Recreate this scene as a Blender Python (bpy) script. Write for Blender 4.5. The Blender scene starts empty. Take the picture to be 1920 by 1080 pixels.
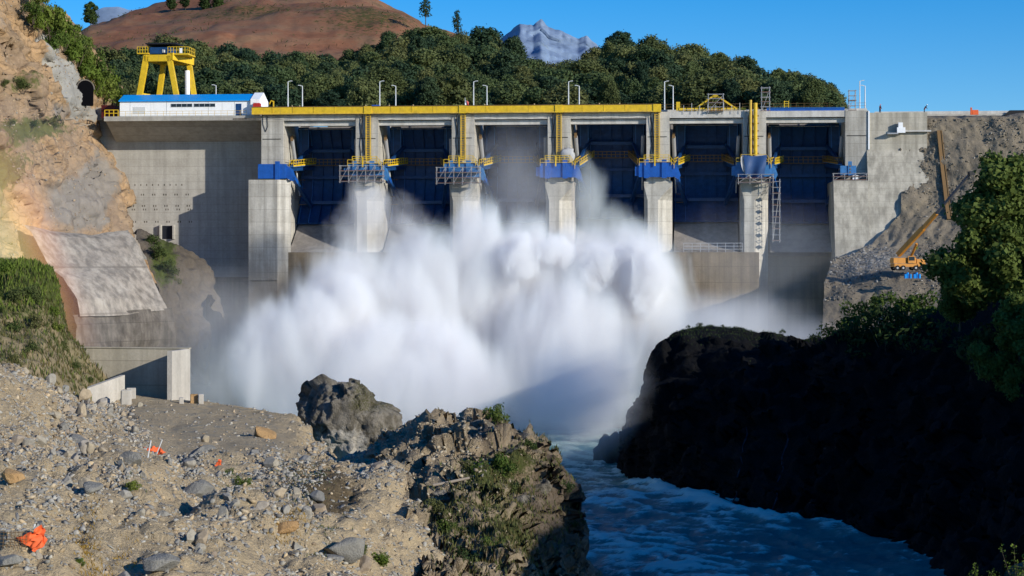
import bpy, bmesh, math, random
import numpy as np
from mathutils import Vector, Matrix

random.seed(7)
RNG = np.random.default_rng(7)
SC = bpy.context.scene
COL = SC.collection
F, HC, HY = 3600.0, 32.0, 480.0          # focal length in photo pixels, camera height, horizon row


def P(px, py, Y):
    """point of the place that lies at photo pixel (px, py) and distance Y"""
    return np.array([(px - 960) / F * Y, Y, HC + (HY - py) / F * Y])


# ------------------------------------------------------------------ noise
def _hash(i, j, k, s):
    n = (i * 374761393 + j * 668265263 + k * 1274126177 + s * 974711) & 0xFFFFFFFF
    n = ((n ^ (n >> 13)) * 1274126177) & 0xFFFFFFFF
    return ((n ^ (n >> 16)) & 0xFFFF) / 32767.5 - 1.0


def vnoise(p, s=0):
    p = np.asarray(p, float)
    f = np.floor(p).astype(np.int64)
    t = p - f
    t = t * t * t * (t * (t * 6 - 15) + 10)
    i, j, k = f[..., 0], f[..., 1], f[..., 2]
    x, y, z = t[..., 0], t[..., 1], t[..., 2]

    def h(a, b, c): return _hash(i + a, j + b, k + c, s)
    c00 = h(0, 0, 0) * (1 - x) + h(1, 0, 0) * x
    c10 = h(0, 1, 0) * (1 - x) + h(1, 1, 0) * x
    c01 = h(0, 0, 1) * (1 - x) + h(1, 0, 1) * x
    c11 = h(0, 1, 1) * (1 - x) + h(1, 1, 1) * x
    return (c00 * (1 - y) + c10 * y) * (1 - z) + (c01 * (1 - y) + c11 * y) * z


def fbm(p, sc, octv=4, s=0, ridge=False):
    p = np.asarray(p, float) / sc
    a, r = 1.0, 0.0
    for o in range(octv):
        n = vnoise(p, s + o * 17)
        if ridge: n = 1 - 2 * np.abs(n)
        r = r + a * n
        a *= .5
        p = p * 2.03 + 11.7
    return r


# ------------------------------------------------------------------ materials
def lin(c):
    """sRGB 0-255 -> linear"""
    return tuple(((x / 255) / 12.92 if x < 10 else (((x / 255) + .055) / 1.055) ** 2.4) for x in c)


class NT:
    def __init__(s, name):
        s.m = bpy.data.materials.new(name)
        s.m.use_nodes = True
        s.t = s.m.node_tree
        s.n = s.t.nodes
        s.l = s.t.links
        s.p = s.n['Principled BSDF']
        s.out = s.n['Material Output']

    def node(s, t, **k):
        n = s.n.new(t)
        for a, b in k.items(): setattr(n, a, b)
        return n

    def set(s, sock, v):
        if isinstance(v, bpy.types.NodeSocket): s.l.new(v, sock)
        else: sock.default_value = v

    def math(s, op, a, b=0.0, c=0.0):
        n = s.node('ShaderNodeMath', operation=op)
        s.set(n.inputs[0], a); s.set(n.inputs[1], b); s.set(n.inputs[2], c)
        return n.outputs[0]

    def noise(s, vec, scale, detail=4, rough=.55, dist=0.0):
        n = s.node('ShaderNodeTexNoise')
        s.l.new(vec, n.inputs['Vector'])
        n.inputs['Scale'].default_value = scale
        n.inputs['Detail'].default_value = detail
        n.inputs['Roughness'].default_value = rough
        n.inputs['Distortion'].default_value = dist
        return n.outputs[0]

    def mapv(s, vec, scale=(1, 1, 1), rot=(0, 0, 0), loc=(0, 0, 0)):
        n = s.node('ShaderNodeMapping')
        s.l.new(vec, n.inputs[0])
        n.inputs[1].default_value = loc; n.inputs[2].default_value = rot; n.inputs[3].default_value = scale
        return n.outputs[0]

    def ramp(s, fac, stops):
        n = s.node('ShaderNodeValToRGB')
        e = n.color_ramp.elements
        while len(e) < len(stops): e.new(.5)
        for q, (pos, c) in zip(e, stops):
            q.position = pos
            q.color = (c[0], c[1], c[2], 1) if not isinstance(c, (int, float)) else (c, c, c, 1)
        s.l.new(fac, n.inputs[0])
        return n.outputs[0]

    def mix(s, fac, a, b, mode='MIX'):
        n = s.node('ShaderNodeMix', data_type='RGBA', blend_type=mode)
        s.set(n.inputs[0], fac)
        for sock, v in ((n.inputs[6], a), (n.inputs[7], b)):
            if isinstance(v, tuple): v = (v[0], v[1], v[2], 1)
            s.set(sock, v)
        return n.outputs[2]

    def pos(s): return s.node('ShaderNodeNewGeometry').outputs['Position']
    def obj(s): return s.node('ShaderNodeTexCoord').outputs['Object']
    def rnd(s): return s.node('ShaderNodeObjectInfo').outputs['Random']
    def attr(s, name, out='Fac'): return s.node('ShaderNodeAttribute', attribute_name=name).outputs[out]

    def bump(s, h, strength=.5, dist=.1):
        n = s.node('ShaderNodeBump')
        n.inputs['Strength'].default_value = strength
        n.inputs['Distance'].default_value = dist
        s.l.new(h, n.inputs['Height'])
        s.l.new(n.outputs[0], s.p.inputs['Normal'])

    def fin(s, col, rough=.85, spec=.25, metal=0.0):
        s.set(s.p.inputs['Base Color'], (col[0], col[1], col[2], 1) if isinstance(col, tuple) else col)
        s.set(s.p.inputs['Roughness'], rough)
        s.p.inputs['Specular IOR Level'].default_value = spec
        s.p.inputs['Metallic'].default_value = metal
        return s.m


def concrete(name, dark, light, stain=.5, lift=2.4, wet=None, form=True):
    t = NT(name)
    v = t.pos()
    n1 = t.noise(v, .35, 6, .65)
    c = t.ramp(n1, [(.3, dark), (.7, light)])
    fine = t.noise(v, 3.0, 4, .7)
    c = t.mix(.35, c, t.ramp(fine, [(.3, .55), (.7, 1.0)]), 'MULTIPLY')
    st = t.noise(t.mapv(v, (.9, .9, .05)), 1.0, 5, .6)
    c = t.mix(stain, c, t.ramp(st, [(.38, .45), (.6, 1.0)]), 'MULTIPLY')
    if form:
        z = t.node('ShaderNodeSeparateXYZ'); t.l.new(v, z.inputs[0])
        fr = t.math('FRACT', t.math('DIVIDE', z.outputs[2], lift))
        line = t.math('LESS_THAN', fr, .04)
        c = t.mix(t.math('MULTIPLY', line, .45), c, tuple(x * .45 for x in dark))
        # each lift a slightly different pour
        fl = t.math('FLOOR', t.math('DIVIDE', z.outputs[2], lift))
        wn = t.node('ShaderNodeTexWhiteNoise', noise_dimensions='1D'); t.l.new(fl, wn.inputs['W'])
        c = t.mix(.5, c, t.ramp(wn.outputs[0], [(0, .78), (1, 1.0)]), 'MULTIPLY')
    if wet:
        z = t.node('ShaderNodeSeparateXYZ'); t.l.new(v, z.inputs[0])
        w = t.math('ADD', z.outputs[2], t.math('MULTIPLY', t.noise(t.mapv(v, (1, 1, .15)), .6, 4), 6.0))
        fac = t.ramp(t.math('DIVIDE', t.math('SUBTRACT', wet[0] + 3, w), wet[1]), [(.0, 0.0), (1, 1.0)])
        c = t.mix(fac, c, wet[2])
    t.bump(t.math('ADD', fine, n1), .35, .08)
    return t.fin(c, .88, .2)


def paint(name, col, var=.15, rough=.5, dirt=None):
    t = NT(name)
    v = t.pos()
    n = t.noise(v, 1.3, 5, .65)
    c = t.mix(1.0, col, t.ramp(n, [(.3, 1 - var * 1.6), (.7, 1.0)]), 'MULTIPLY')
    s = t.noise(t.mapv(v, (2.5, 2.5, .25)), 1.0, 4)
    c = t.mix(t.ramp(s, [(.56, 0.0), (.74, .55)]), c, dirt or tuple(x * .45 + .02 for x in col))
    return t.fin(c, rough, .4)


def earth(name, cols, scale=.3, rock=None, veg=None, bump=.6, strat=None, vegname='veg', shot=None, crack=None):
    """soil / rock: noise between colours, optional attribute masks"""
    t = NT(name)
    v = t.pos()
    n = t.noise(v, scale, 8, .65, .4)
    st = [(.28 + .44 * i / (len(cols) - 1), c) for i, c in enumerate(cols)]
    c = t.ramp(n, st)
    f = t.noise(v, scale * 9, 6, .7)
    c = t.mix(.6, c, t.ramp(f, [(.3, .5), (.68, 1.0)]), 'MULTIPLY')
    if strat:
        s2 = t.noise(t.mapv(v, (.25, .25, 1.0), (strat, .3, 0)), scale * 5, 6, .7)
        c = t.mix(.5, c, t.ramp(s2, [(.35, .5), (.6, 1.0)]), 'MULTIPLY')
    if crack:
        vo = t.node('ShaderNodeTexVoronoi', feature='DISTANCE_TO_EDGE')
        dv = t.node('ShaderNodeVectorMath', operation='ADD')
        t.l.new(t.mapv(v, (1, 1, 1.6), (.4, .3, 0)), dv.inputs[0])
        nz_ = t.node('ShaderNodeTexNoise'); nz_.inputs['Scale'].default_value = crack * 1.5; nz_.inputs['Detail'].default_value = 5
        t.l.new(v, nz_.inputs['Vector'])
        sc_ = t.node('ShaderNodeVectorMath', operation='SCALE'); sc_.inputs['Scale'].default_value = 1.1 / crack
        t.l.new(nz_.outputs['Color'], sc_.inputs[0]); t.l.new(sc_.outputs[0], dv.inputs[1])
        t.l.new(dv.outputs[0], vo.inputs['Vector']); vo.inputs['Scale'].default_value = crack
        c = t.mix(t.ramp(n, [(.4, .25), (.6, .8)]), c, t.ramp(vo.outputs['Distance'], [(.0, .42), (.10, 1.0)]), 'MULTIPLY')
    if rock:
        g = t.attr('rock')
        rn = t.ramp(t.noise(v, scale * 4, 6, .7), [(.3, tuple(x * .6 for x in rock)), (.7, rock)])
        m = t.ramp(t.math('ADD', g, t.math('MULTIPLY', t.math('SUBTRACT', n, .5), 1.2)), [(.42, 0.0), (.6, 1.0)])
        c = t.mix(m, c, rn)
    if veg:
        g = t.attr(vegname)
        rn = t.ramp(t.noise(v, scale * 6, 6, .7), [(.3, tuple(x * .5 for x in veg)), (.7, veg)])
        m = t.ramp(t.math('ADD', g, t.math('MULTIPLY', t.math('SUBTRACT', f, .5), 1.4)), [(.42, 0.0), (.62, 1.0)])
        c = t.mix(m, c, rn)
    if shot:
        m = t.ramp(t.math('ADD', t.attr('shot'), t.math('MULTIPLY', t.math('SUBTRACT', f, .5), .8)), [(.45, 0.0), (.6, 1.0)])
        c = t.mix(m, c, t.ramp(t.noise(v, scale * 5, 5, .6), [(.3, tuple(x * .7 for x in shot)), (.7, shot)]))
    t.bump(t.math('ADD', t.math('MULTIPLY', n, 2.0), f), bump, .35)
    return t.fin(c, .95, .1)


def foliage(name, cols, trans=.25):
    t = NT(name)
    r = t.rnd()
    v = t.obj()
    n = t.noise(v, .5, 4, .6)
    k = t.math('ADD', t.math('MULTIPLY', r, .6), t.math('MULTIPLY', n, .5))
    c = t.ramp(k, [(.15 + .7 * i / (len(cols) - 1), q) for i, q in enumerate(cols)])
    fine = t.noise(v, 2.5, 3)
    c = t.mix(.7, c, t.ramp(fine, [(.3, .55), (.7, 1.15)]), 'MULTIPLY')
    t.fin(c, .75, .15)
    tr = t.node('ShaderNodeBsdfTranslucent')
    t.set(tr.inputs[0], c)
    mx = t.node('ShaderNodeMixShader')
    mx.inputs[0].default_value = trans
    t.l.new(t.p.outputs[0], mx.inputs[1]); t.l.new(tr.outputs[0], mx.inputs[2])
    t.l.new(mx.outputs[0], t.out.inputs[0])
    return t.m


def flat(name, col, rough=.6, spec=.3, metal=0.0):
    t = NT(name)
    n = t.noise(t.pos(), 2.0, 3)
    return t.fin(t.mix(.3, col, t.ramp(n, [(.3, .7), (.7, 1.0)]), 'MULTIPLY'), rough, spec, metal)


M = {}
M['pier'] = concrete('pier_concrete', (0.474, 0.442, 0.378), (0.627, 0.595, 0.525), .6, 2.4,
                     wet=(31, 6, (.17, .145, .11)))
M['wall'] = concrete('wall_concrete', (0.432, 0.402, 0.348), (0.540, 0.510, 0.450), .3, 1.5,
                     wet=(27, 5, (.19, .165, .135)))
M['beam'] = concrete('beam_concrete', (0.525, 0.500, 0.450), (0.675, 0.650, 0.600), .35, 9, form=False)
M['apron'] = concrete('apron_concrete', (.20, .16, .11), (.28, .22, .15), .6, 3.0)
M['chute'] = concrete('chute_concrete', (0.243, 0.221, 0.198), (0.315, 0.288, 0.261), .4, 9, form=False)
M['abut'] = concrete('abutment_concrete', (0.450, 0.413, 0.331), (0.600, 0.550, 0.450), .65, 1.2)
M['lining'] = concrete('lining_concrete', (.30, .255, .205), (.46, .41, .34), .85, 7.5)
M['lowwall'] = concrete('stained_shaded_concrete', (.10, .085, .07), (.235, .205, .17), .9, 3)  # stains, plus the shade below the slab put into the tone
M['retain'] = concrete('retaining_concrete', (0.432, 0.384, 0.288), (0.516, 0.462, 0.360), .3, 3.1)
M['block'] = concrete('block_concrete', (0.475, 0.438, 0.375), (0.575, 0.537, 0.463), .3, 9, form=False)
M['shot'] = concrete('sprayed_concrete', (0.396, 0.384, 0.348), (0.540, 0.516, 0.468), .4, 9, form=False)
M['yellow'] = paint('yellow_paint', (.78, .51, .02), .2, .5, (.45, .28, .06))
M['yellow_old'] = paint('faded_yellow_paint', (.72, .47, .06), .25, .6, (.35, .25, .12))
M['blue'] = paint('blue_paint', (.012, .10, .42), .2, .4)
M['lightblue'] = paint('light_blue_paint', (.05, .20, .46), .25, .5)
M['navy'] = paint('gate_blue_paint', (.010, .062, .20), .3, .45, (.01, .03, .08))
M['navy_edge'] = paint('gate_edge_paint', (.04, .17, .45), .2, .45)
M['black'] = flat('black_metal', (.012, .014, .02))
M['cable'] = flat('black_rubber', (.015, .015, .016))
M['dark'] = flat('dark_void', (.004, .004, .005), 1.0, 0)
M['white'] = paint('white_panel', (.88, .89, .89), .04, .5, (.55, .55, .53))
M['roofblue'] = paint('blue_sheet_roof', (.005, .30, .78), .06, .4)
M['glass'] = flat('dark_glass', (.02, .025, .03), .15, .5)
M['red'] = paint('red_paint', (.5, .03, .02), .2, .5)
M['darkred'] = paint('dark_red_paint', (.10, .01, .012), .2, .5)
M['steel'] = flat('galvanised_steel', (.42, .42, .42), .45, .4, .3)
M['lamp'] = flat('pale_grey_metal', (.62, .64, .64), .4, .4)
M['plank'] = flat('scaffold_plank', (.20, .075, .045), .8)
M['wood'] = flat('bare_wood', (.45, .34, .20), .8)
M['driedwood'] = flat('grey_wood', (.35, .29, .22), .9)
M['rust'] = flat('rusty_steel', (.19, .115, .05), .9)
M['tarp'] = flat('blue_tarpaulin', (.03, .075, .19), .5)
M['tarpgrey'] = flat('grey_tarpaulin', (.40, .40, .40), .6)
M['orange'] = flat('orange_netting', (.75, .13, .035), .7)
M['craneorange'] = paint('orange_crane_paint', (.60, .25, .03), .15, .5)
M['hivis'] = flat('high_visibility_cloth', (.75, .13, .04), .8)
M['skin'] = flat('skin', (.42, .26, .18), .7)
M['trouser'] = flat('dark_cloth', (.03, .035, .06), .9)
M['tyre'] = flat('tyre_rubber', (.02, .02, .02), .9)
M['bark'] = flat('bark', (.09, .07, .05), .95)
M['palebark'] = flat('pale_bark', (.20, .17, .13), .95)
M['forest'] = foliage('forest_leaves', [(.036, .066, .034), (.066, .105, .042), (.105, .138, .050), (.15, .17, .062)], .25)  # lightened slightly towards blue, standing for haze over the forest
M['forest_olive'] = foliage('olive_forest_leaves', [(.060, .085, .030), (.095, .115, .040), (.14, .15, .055)], .25)
M['forest_blue'] = foliage('dark_forest_leaves', [(.022, .048, .028), (.035, .066, .034), (.055, .088, .042)], .2)
M['leafbright'] = foliage('bright_leaves', [(.09, .14, .022), (.15, .21, .032), (.21, .25, .05)], .35)
M['leafmid'] = foliage('mid_leaves', [(.05, .09, .016), (.085, .135, .024), (.12, .16, .035)], .3)
M['leafdark'] = foliage('dark_leaves', [(.02, .04, .012), (.035, .06, .018), (.05, .08, .02)], .2)
M['scrub'] = foliage('scrub_leaves', [(.05, .085, .02), (.09, .115, .035), (.14, .14, .05)], .25)
M['drygrass'] = foliage('dry_grass', [(.10, .10, .03), (.16, .13, .05), (.22, .17, .07)], .25)
M['yellowgrass'] = foliage('yellow_herbs', [(.25, .14, .02), (.34, .20, .03), (.38, .25, .05)], .25)


# ------------------------------------------------------------------ mesh helpers
def np_mesh(name, V, Fc, m=None, smooth=False, col=None):
    me = bpy.data.meshes.new(name)
    V = np.asarray(V, np.float32)
    if isinstance(Fc, np.ndarray):
        n, k = Fc.shape
        me.vertices.add(len(V)); me.vertices.foreach_set('co', V.ravel())
        me.loops.add(n * k); me.loops.foreach_set('vertex_index', Fc.astype(np.int32).ravel())
        me.polygons.add(n)
        me.polygons.foreach_set('loop_start', np.arange(0, n * k, k, dtype=np.int32))
        me.polygons.foreach_set('loop_total', np.full(n, k, np.int32))
        if smooth: me.polygons.foreach_set('use_smooth', np.ones(n, bool))
        me.update(calc_edges=True)
        me.validate()
    else:
        me.from_pydata([tuple(map(float, v)) for v in V], [], Fc)
        if smooth: me.polygons.foreach_set('use_smooth', np.ones(len(me.polygons), bool))
    if col is not None:
        a = me.color_attributes.new('col', 'FLOAT_COLOR', 'POINT')
        c4 = np.ones((len(V), 4), np.float32); c4[:, :3] = col
        a.data.foreach_set('color', c4.ravel())
    if m: me.materials.append(m)
    return me


def link(name, me, parent=None, loc=None):
    o = bpy.data.objects.new(name, me)
    COL.objects.link(o)
    if parent is not None: o.parent = parent
    if loc is not None: o.location = [float(x) for x in loc]
    return o


def tag(o, label=None, cat=None, group=None, kind=None):
    if label: o['label'] = label
    if cat: o['category'] = cat
    if group: o['group'] = group
    if kind: o['kind'] = kind
    return o


def thing(name, label, cat, loc=(0, 0, 0), rz=0.0, group=None):
    o = bpy.data.objects.new(name, None)
    COL.objects.link(o)
    o.empty_display_size = .5
    o.location = [float(x) for x in loc]; o.rotation_euler = (0, 0, rz)
    return tag(o, label, cat, group)


def copy_tree(o, parent=None):
    c = o.copy()
    COL.objects.link(c)
    c.parent = parent
    for ch in list(o.children): copy_tree(ch, c)
    return c


class MB:
    def __init__(s): s.v = []; s.f = []

    def add(s, vs, fs):
        o = len(s.v)
        s.v += [tuple(map(float, v)) for v in vs]
        s.f += [tuple(i + o for i in f) for f in fs]
        return s

    def box(s, x0, x1, y0, y1, z0, z1):
        return s.add([(x0, y0, z0), (x1, y0, z0), (x1, y1, z0), (x0, y1, z0), (x0, y0, z1), (x1, y0, z1), (x1, y1, z1), (x0, y1, z1)],
                     [(0, 3, 2, 1), (4, 5, 6, 7), (0, 1, 5, 4), (1, 2, 6, 5), (2, 3, 7, 6), (3, 0, 4, 7)])

    def bar(s, a, b, w, h=None):
        h = h or w
        a, b = Vector(a), Vector(b)
        d = (b - a).normalized()
        up = Vector((0, 0, 1)) if abs(d.z) < .95 else Vector((0, 1, 0))
        x = d.cross(up).normalized() * w / 2
        y = x.cross(d).normalized() * h / 2
        vs = [a - x - y, a + x - y, a + x + y, a - x + y, b - x - y, b + x - y, b + x + y, b - x + y]
        return s.add(vs, [(0, 3, 2, 1), (4, 5, 6, 7), (0, 1, 5, 4), (1, 2, 6, 5), (2, 3, 7, 6), (3, 0, 4, 7)])

    def tube(s, a, b, r, r2=None, n=8):
        r2 = r if r2 is None else r2
        a, b = Vector(a), Vector(b)
        d = (b - a).normalized()
        up = Vector((0, 0, 1)) if abs(d.z) < .95 else Vector((0, 1, 0))
        x = d.cross(up).normalized(); y = x.cross(d)
        vs = []
        for c, q in ((a, r), (b, r2)):
            for i in range(n):
                t = 2 * math.pi * i / n
                vs.append(c + (x * math.cos(t) + y * math.sin(t)) * q)
        fs = [(i, (i + 1) % n, n + (i + 1) % n, n + i) for i in range(n)]
        fs += [tuple(range(n - 1, -1, -1)), tuple(range(n, 2 * n))]
        return s.add(vs, fs)

    def path(s, pts, r, n=6):
        for i in range(len(pts) - 1): s.tube(pts[i], pts[i + 1], r, r, n)
        return s

    def prism(s, poly, x0, x1):
        """poly of (y,z) extruded along x"""
        n = len(poly)
        vs = [(x0, y, z) for y, z in poly] + [(x1, y, z) for y, z in poly]
        fs = [(i, (i + 1) % n, n + (i + 1) % n, n + i) for i in range(n)]
        return s.add(vs, fs + [tuple(range(n - 1, -1, -1)), tuple(range(n, 2 * n))])

    def prismy(s, poly, y0, y1):
        """poly of (x,z) extruded along y"""
        n = len(poly)
        vs = [(x, y0, z) for x, z in poly] + [(x, y1, z) for x, z in poly]
        fs = [(i, (i + 1) % n, n + (i + 1) % n, n + i) for i in range(n)]
        return s.add(vs, fs + [tuple(range(n - 1, -1, -1)), tuple(range(n, 2 * n))])

    def loft(s, rings):
        n = len(rings[0])
        vs = [v for r in rings for v in r]
        fs = []
        for k in range(len(rings) - 1):
            for i in range(n):
                j = (i + 1) % n
                fs.append((k * n + i, k * n + j, (k + 1) * n + j, (k + 1) * n + i))
        fs += [tuple(range(n - 1, -1, -1)), tuple(range((len(rings) - 1) * n, len(rings) * n))]
        return s.add(vs, fs)

    def build(s, name, m, parent=None, loc=None, smooth=False, bevel=0):
        me = bpy.data.meshes.new(name)
        me.from_pydata(s.v, [], s.f)
        bm = bmesh.new(); bm.from_mesh(me)
        bmesh.ops.recalc_face_normals(bm, faces=bm.faces)
        bm.to_mesh(me); bm.free()
        if smooth: me.polygons.foreach_set('use_smooth', np.ones(len(me.polygons), bool))
        me.materials.append(m)
        o = link(name, me, parent, loc)
        if bevel:
            b = o.modifiers.new('bevel', 'BEVEL'); b.width = bevel; b.segments = 1; b.limit_method = 'ANGLE'
        return o


def resample(row, n):
    r = np.array(row, float)
    d = np.r_[0, np.cumsum(np.hypot(np.diff(r[:, 0]), np.diff(r[:, 1])) + .02 * np.abs(np.diff(r[:, 2])) + 1e-6)]
    d /= d[-1]
    t = np.linspace(0, 1, n)
    return np.stack([np.interp(t, d, r[:, k]) for k in range(3)], 1)


class Sheet:
    """a piece of terrain lofted through rows of (px, py, distance)"""

    def __init__(s, rows, nu, nv, smooth=2):
        R = np.array([resample(r, nu) for r in rows])
        k = len(rows)
        # rows spaced by their mean pixel distance
        dd = np.r_[0, np.cumsum(np.abs(np.diff(R[:, :, :2], axis=0)).sum(2).mean(1) + .3 * np.abs(np.diff(R[:, :, 2], axis=0)).mean(1))]
        dd /= dd[-1]
        t = np.linspace(0, 1, nv)
        G = np.empty((nv, nu, 3))
        for c in range(nu):
            for a in range(3): G[:, c, a] = np.interp(t, dd, R[:, c, a])
        for _ in range(smooth):
            H = G.copy()
            H[1:-1, 1:-1] = .5 * G[1:-1, 1:-1] + .125 * (G[:-2, 1:-1] + G[2:, 1:-1] + G[1:-1, :-2] + G[1:-1, 2:])
            G = H
        s.pix = G
        Y = G[..., 2]
        s.V = np.stack([(G[..., 0] - 960) / F * Y, Y, HC + (HY - G[..., 1]) / F * Y], -1)
        s.nu, s.nv = nu, nv
        s.attrs = {}

    def normals(s):
        du = np.gradient(s.V, axis=1); dv = np.gradient(s.V, axis=0)
        n = np.cross(du, dv)
        n /= np.linalg.norm(n, axis=-1, keepdims=True) + 1e-9
        return n

    def displace(s, amp, sc, octv=5, seed=0, ridge=False, mask=None):
        d = amp * fbm(s.V, sc, octv, seed, ridge)
        if mask is not None: d = d * mask(s.pix[..., 0], s.pix[..., 1])
        s.V = s.V + s.normals() * d[..., None]
        return s

    def crag(s, nseed, tilt, off, seed, squash=(1, 1, 1), mask=None):
        d = facets(s.V, nseed, tilt, off, seed, squash)
        if mask is not None: d = d * mask(s.pix[..., 0], s.pix[..., 1])
        s.V = s.V + s.normals() * d[..., None]
        return s

    def attr(s, name, fn):
        s.attrs[name] = fn(s.pix[..., 0], s.pix[..., 1]).astype(np.float32)
        return s

    def faces(s):
        i = np.arange((s.nv - 1) * s.nu).reshape(s.nv - 1, s.nu)[:, :-1].ravel()
        return np.stack([i, i + 1, i + s.nu + 1, i + s.nu], 1)

    def build(s, name, m, smooth=True):
        me = np_mesh(name, s.V.reshape(-1, 3), s.faces(), m, smooth)
        for k, a in s.attrs.items():
            at = me.attributes.new(k, 'FLOAT', 'POINT')
            at.data.foreach_set('value', a.ravel())
        return link(name, me)

    def sample(s, n, weight=None, rng=RNG):
        """random points on it: (points, normals, pixels)"""
        Nn = s.normals()
        a = s.V[:-1, :-1]; b = s.V[1:, 1:]; c = s.V[:-1, 1:]; d = s.V[1:, :-1]
        area = np.linalg.norm(np.cross(b - a, c - d), axis=-1)
        w = area
        if weight is not None: w = w * weight(s.pix[:-1, :-1, 0], s.pix[:-1, :-1, 1])
        w = w.ravel() / w.sum()
        idx = rng.choice(len(w), n, p=w)
        i, j = idx // (s.nu - 1), idx % (s.nu - 1)
        u, v = rng.random(n)[:, None], rng.random(n)[:, None]

        def bl(A): return (A[i, j] * (1 - u) + A[i, j + 1] * u) * (1 - v) + (A[i + 1, j] * (1 - u) + A[i + 1, j + 1] * u) * v
        return bl(s.V), bl(Nn), bl(s.pix)

    def at(s, px, py):
        """point of the sheet nearest to a photo pixel"""
        # use the displaced mesh as the camera sees it
        q = s.V
        X = 960 + F * q[..., 0] / q[..., 1]; Z = HY - F * (q[..., 2] - HC) / q[..., 1]
        d = (X - px) ** 2 + (Z - py) ** 2 + .02 * (q[..., 1] - q[..., 1].min())
        i = np.argmin(d)
        return q.reshape(-1, 3)[i].copy()


def facets(V, nseed, tilt, off, seed, squash=(1, 1, 1)):
    """fractured-rock relief: every vertex takes the tilted plane of its nearest seed"""
    r = np.random.default_rng(seed)
    q = V.reshape(-1, 3)
    S = q[r.integers(0, len(q), nseed)]
    G = r.normal(size=(nseed, 3)) * tilt
    O = r.uniform(-1, 1, nseed) * off
    w = q + .35 * np.stack([fbm(q, 1.6, 3, seed + 1), fbm(q, 1.6, 3, seed + 2), fbm(q, 1.6, 3, seed + 3)], 1)
    sq = np.array(squash, float)
    out = np.empty(len(q))
    for a in range(0, len(q), 4000):
        d = (((w[a:a + 4000, None] - S[None]) * sq) ** 2).sum(2)
        k = d.argmin(1)
        out[a:a + 4000] = O[k] + ((q[a:a + 4000] - S[k]) * G[k]).sum(1)
    return np.clip(out, -2.2 * off, 2.2 * off).reshape(V.shape[:-1])


def rand_rot(n, rng=RNG):
    q = rng.normal(size=(n, 4)); q /= np.linalg.norm(q, axis=1, keepdims=True)
    w, x, y, z = q.T
    return np.stack([np.stack([1 - 2 * (y * y + z * z), 2 * (x * y - z * w), 2 * (x * z + y * w)], 1),
                     np.stack([2 * (x * y + z * w), 1 - 2 * (x * x + z * z), 2 * (y * z - x * w)], 1),
                     np.stack([2 * (x * z - y * w), 2 * (y * z + x * w), 1 - 2 * (x * x + y * y)], 1)], 1)


def ico(sub):
    bm = bmesh.new(); bmesh.ops.create_icosphere(bm, subdivisions=sub, radius=1)
    V = np.array([v.co[:] for v in bm.verts]); Fc = np.array([[v.index for v in f.verts] for f in bm.faces])
    bm.free()
    return V, Fc


def stone_shape(sub, seed, cuts=7):
    r = np.random.default_rng(seed)
    V, Fc = ico(sub)
    V = V * (1 + .25 * fbm(V + seed * 3.1, 1.2, 2, seed)[:, None]) * np.array([r.uniform(.8, 1.3), r.uniform(.7, 1.1), r.uniform(.55, .9)])
    for _ in range(cuts):                                   # plane cuts make it angular
        n = r.normal(size=3); n /= np.linalg.norm(n)
        d = r.uniform(.40, .72)
        h = V @ n - d
        V = V - np.where(h > 0, h, 0)[:, None] * n
    V[:, 2] *= .85
    return V, Fc


def scatter_mesh(name, protos, pts, sizes, cols, m, rng=RNG, tilt=True):
    """one mesh of many stones (numpy)"""
    Vs, Fs, Cs = [], [], []
    off = 0
    which = rng.integers(0, len(protos), len(pts))
    R = rand_rot(len(pts), rng)
    for k, (pv, pf) in enumerate(protos):
        idx = np.where(which == k)[0]
        if len(idx) == 0: continue
        V = np.einsum('nij,nmj->nmi', R[idx], pv[None] * rng.uniform([.8, .55, .4], [1.5, 1.1, .9], (len(idx), 3))[:, None, :]) * sizes[idx][:, None, None]
        V[..., 2] *= .8
        V = V + pts[idx][:, None, :]
        n, mm = V.shape[:2]
        Fs.append((pf[None] + (off + np.arange(n) * mm)[:, None, None]).reshape(-1, 3))
        Vs.append(V.reshape(-1, 3))
        Cs.append(np.repeat(cols[idx], mm, 0))
        off += n * mm
    return np_mesh(name, np.concatenate(Vs), np.concatenate(Fs), m, False, np.concatenate(Cs))


def leaf_quads(cent, size, rng=RNG, up=0.0, aspect=.6, nrm=None):
    """leaf-sized quads at points"""
    n = len(cent)
    a = rng.normal(size=(n, 3))
    if nrm is not None: a = np.cross(nrm + .7 * a, rng.normal(size=(n, 3)))
    a[:, 2] += up * np.linalg.norm(a, axis=1)
    a /= np.linalg.norm(a, axis=1, keepdims=True)
    b = np.cross(a, rng.normal(size=(n, 3))) if nrm is None else np.cross(a, nrm + .45 * rng.normal(size=(n, 3)))
    b /= np.linalg.norm(b, axis=1, keepdims=True)
    s = np.asarray(size).reshape(-1, 1) * np.ones((n, 1))
    a = a * s; b = b * s * aspect
    V = np.stack([cent - a, cent + b, cent + a, cent - b], 1).reshape(-1, 3)
    return V, np.arange(n * 4).reshape(n, 4)


def crown_points(blobs, per, rng=RNG, shell=.55):
    """points spread through lumps: blobs of (x,y,z,r)"""
    out, nrm = [], []
    for x, y, z, r in blobs:
        k = max(8, int(per * r * r))
        d = rng.normal(size=(k, 3)); d /= np.linalg.norm(d, axis=1, keepdims=True)
        rr = r * (shell + (1 - shell) * rng.random(k) ** .5) * (1 + .22 * rng.normal(size=k))
        q = d * rr[:, None]; q[:, 2] *= .85
        out.append(q + [x, y, z]); nrm.append(d)
    return np.concatenate(out), np.concatenate(nrm)

# ================================================================== THE DAM (local frame: u along, v upstream, z up)
A = math.radians(5.5)
Y0 = 362.0
UX = np.array([math.cos(A), -math.sin(A), 0.0]); VX = np.array([math.sin(A), math.cos(A), 0.0])


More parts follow.
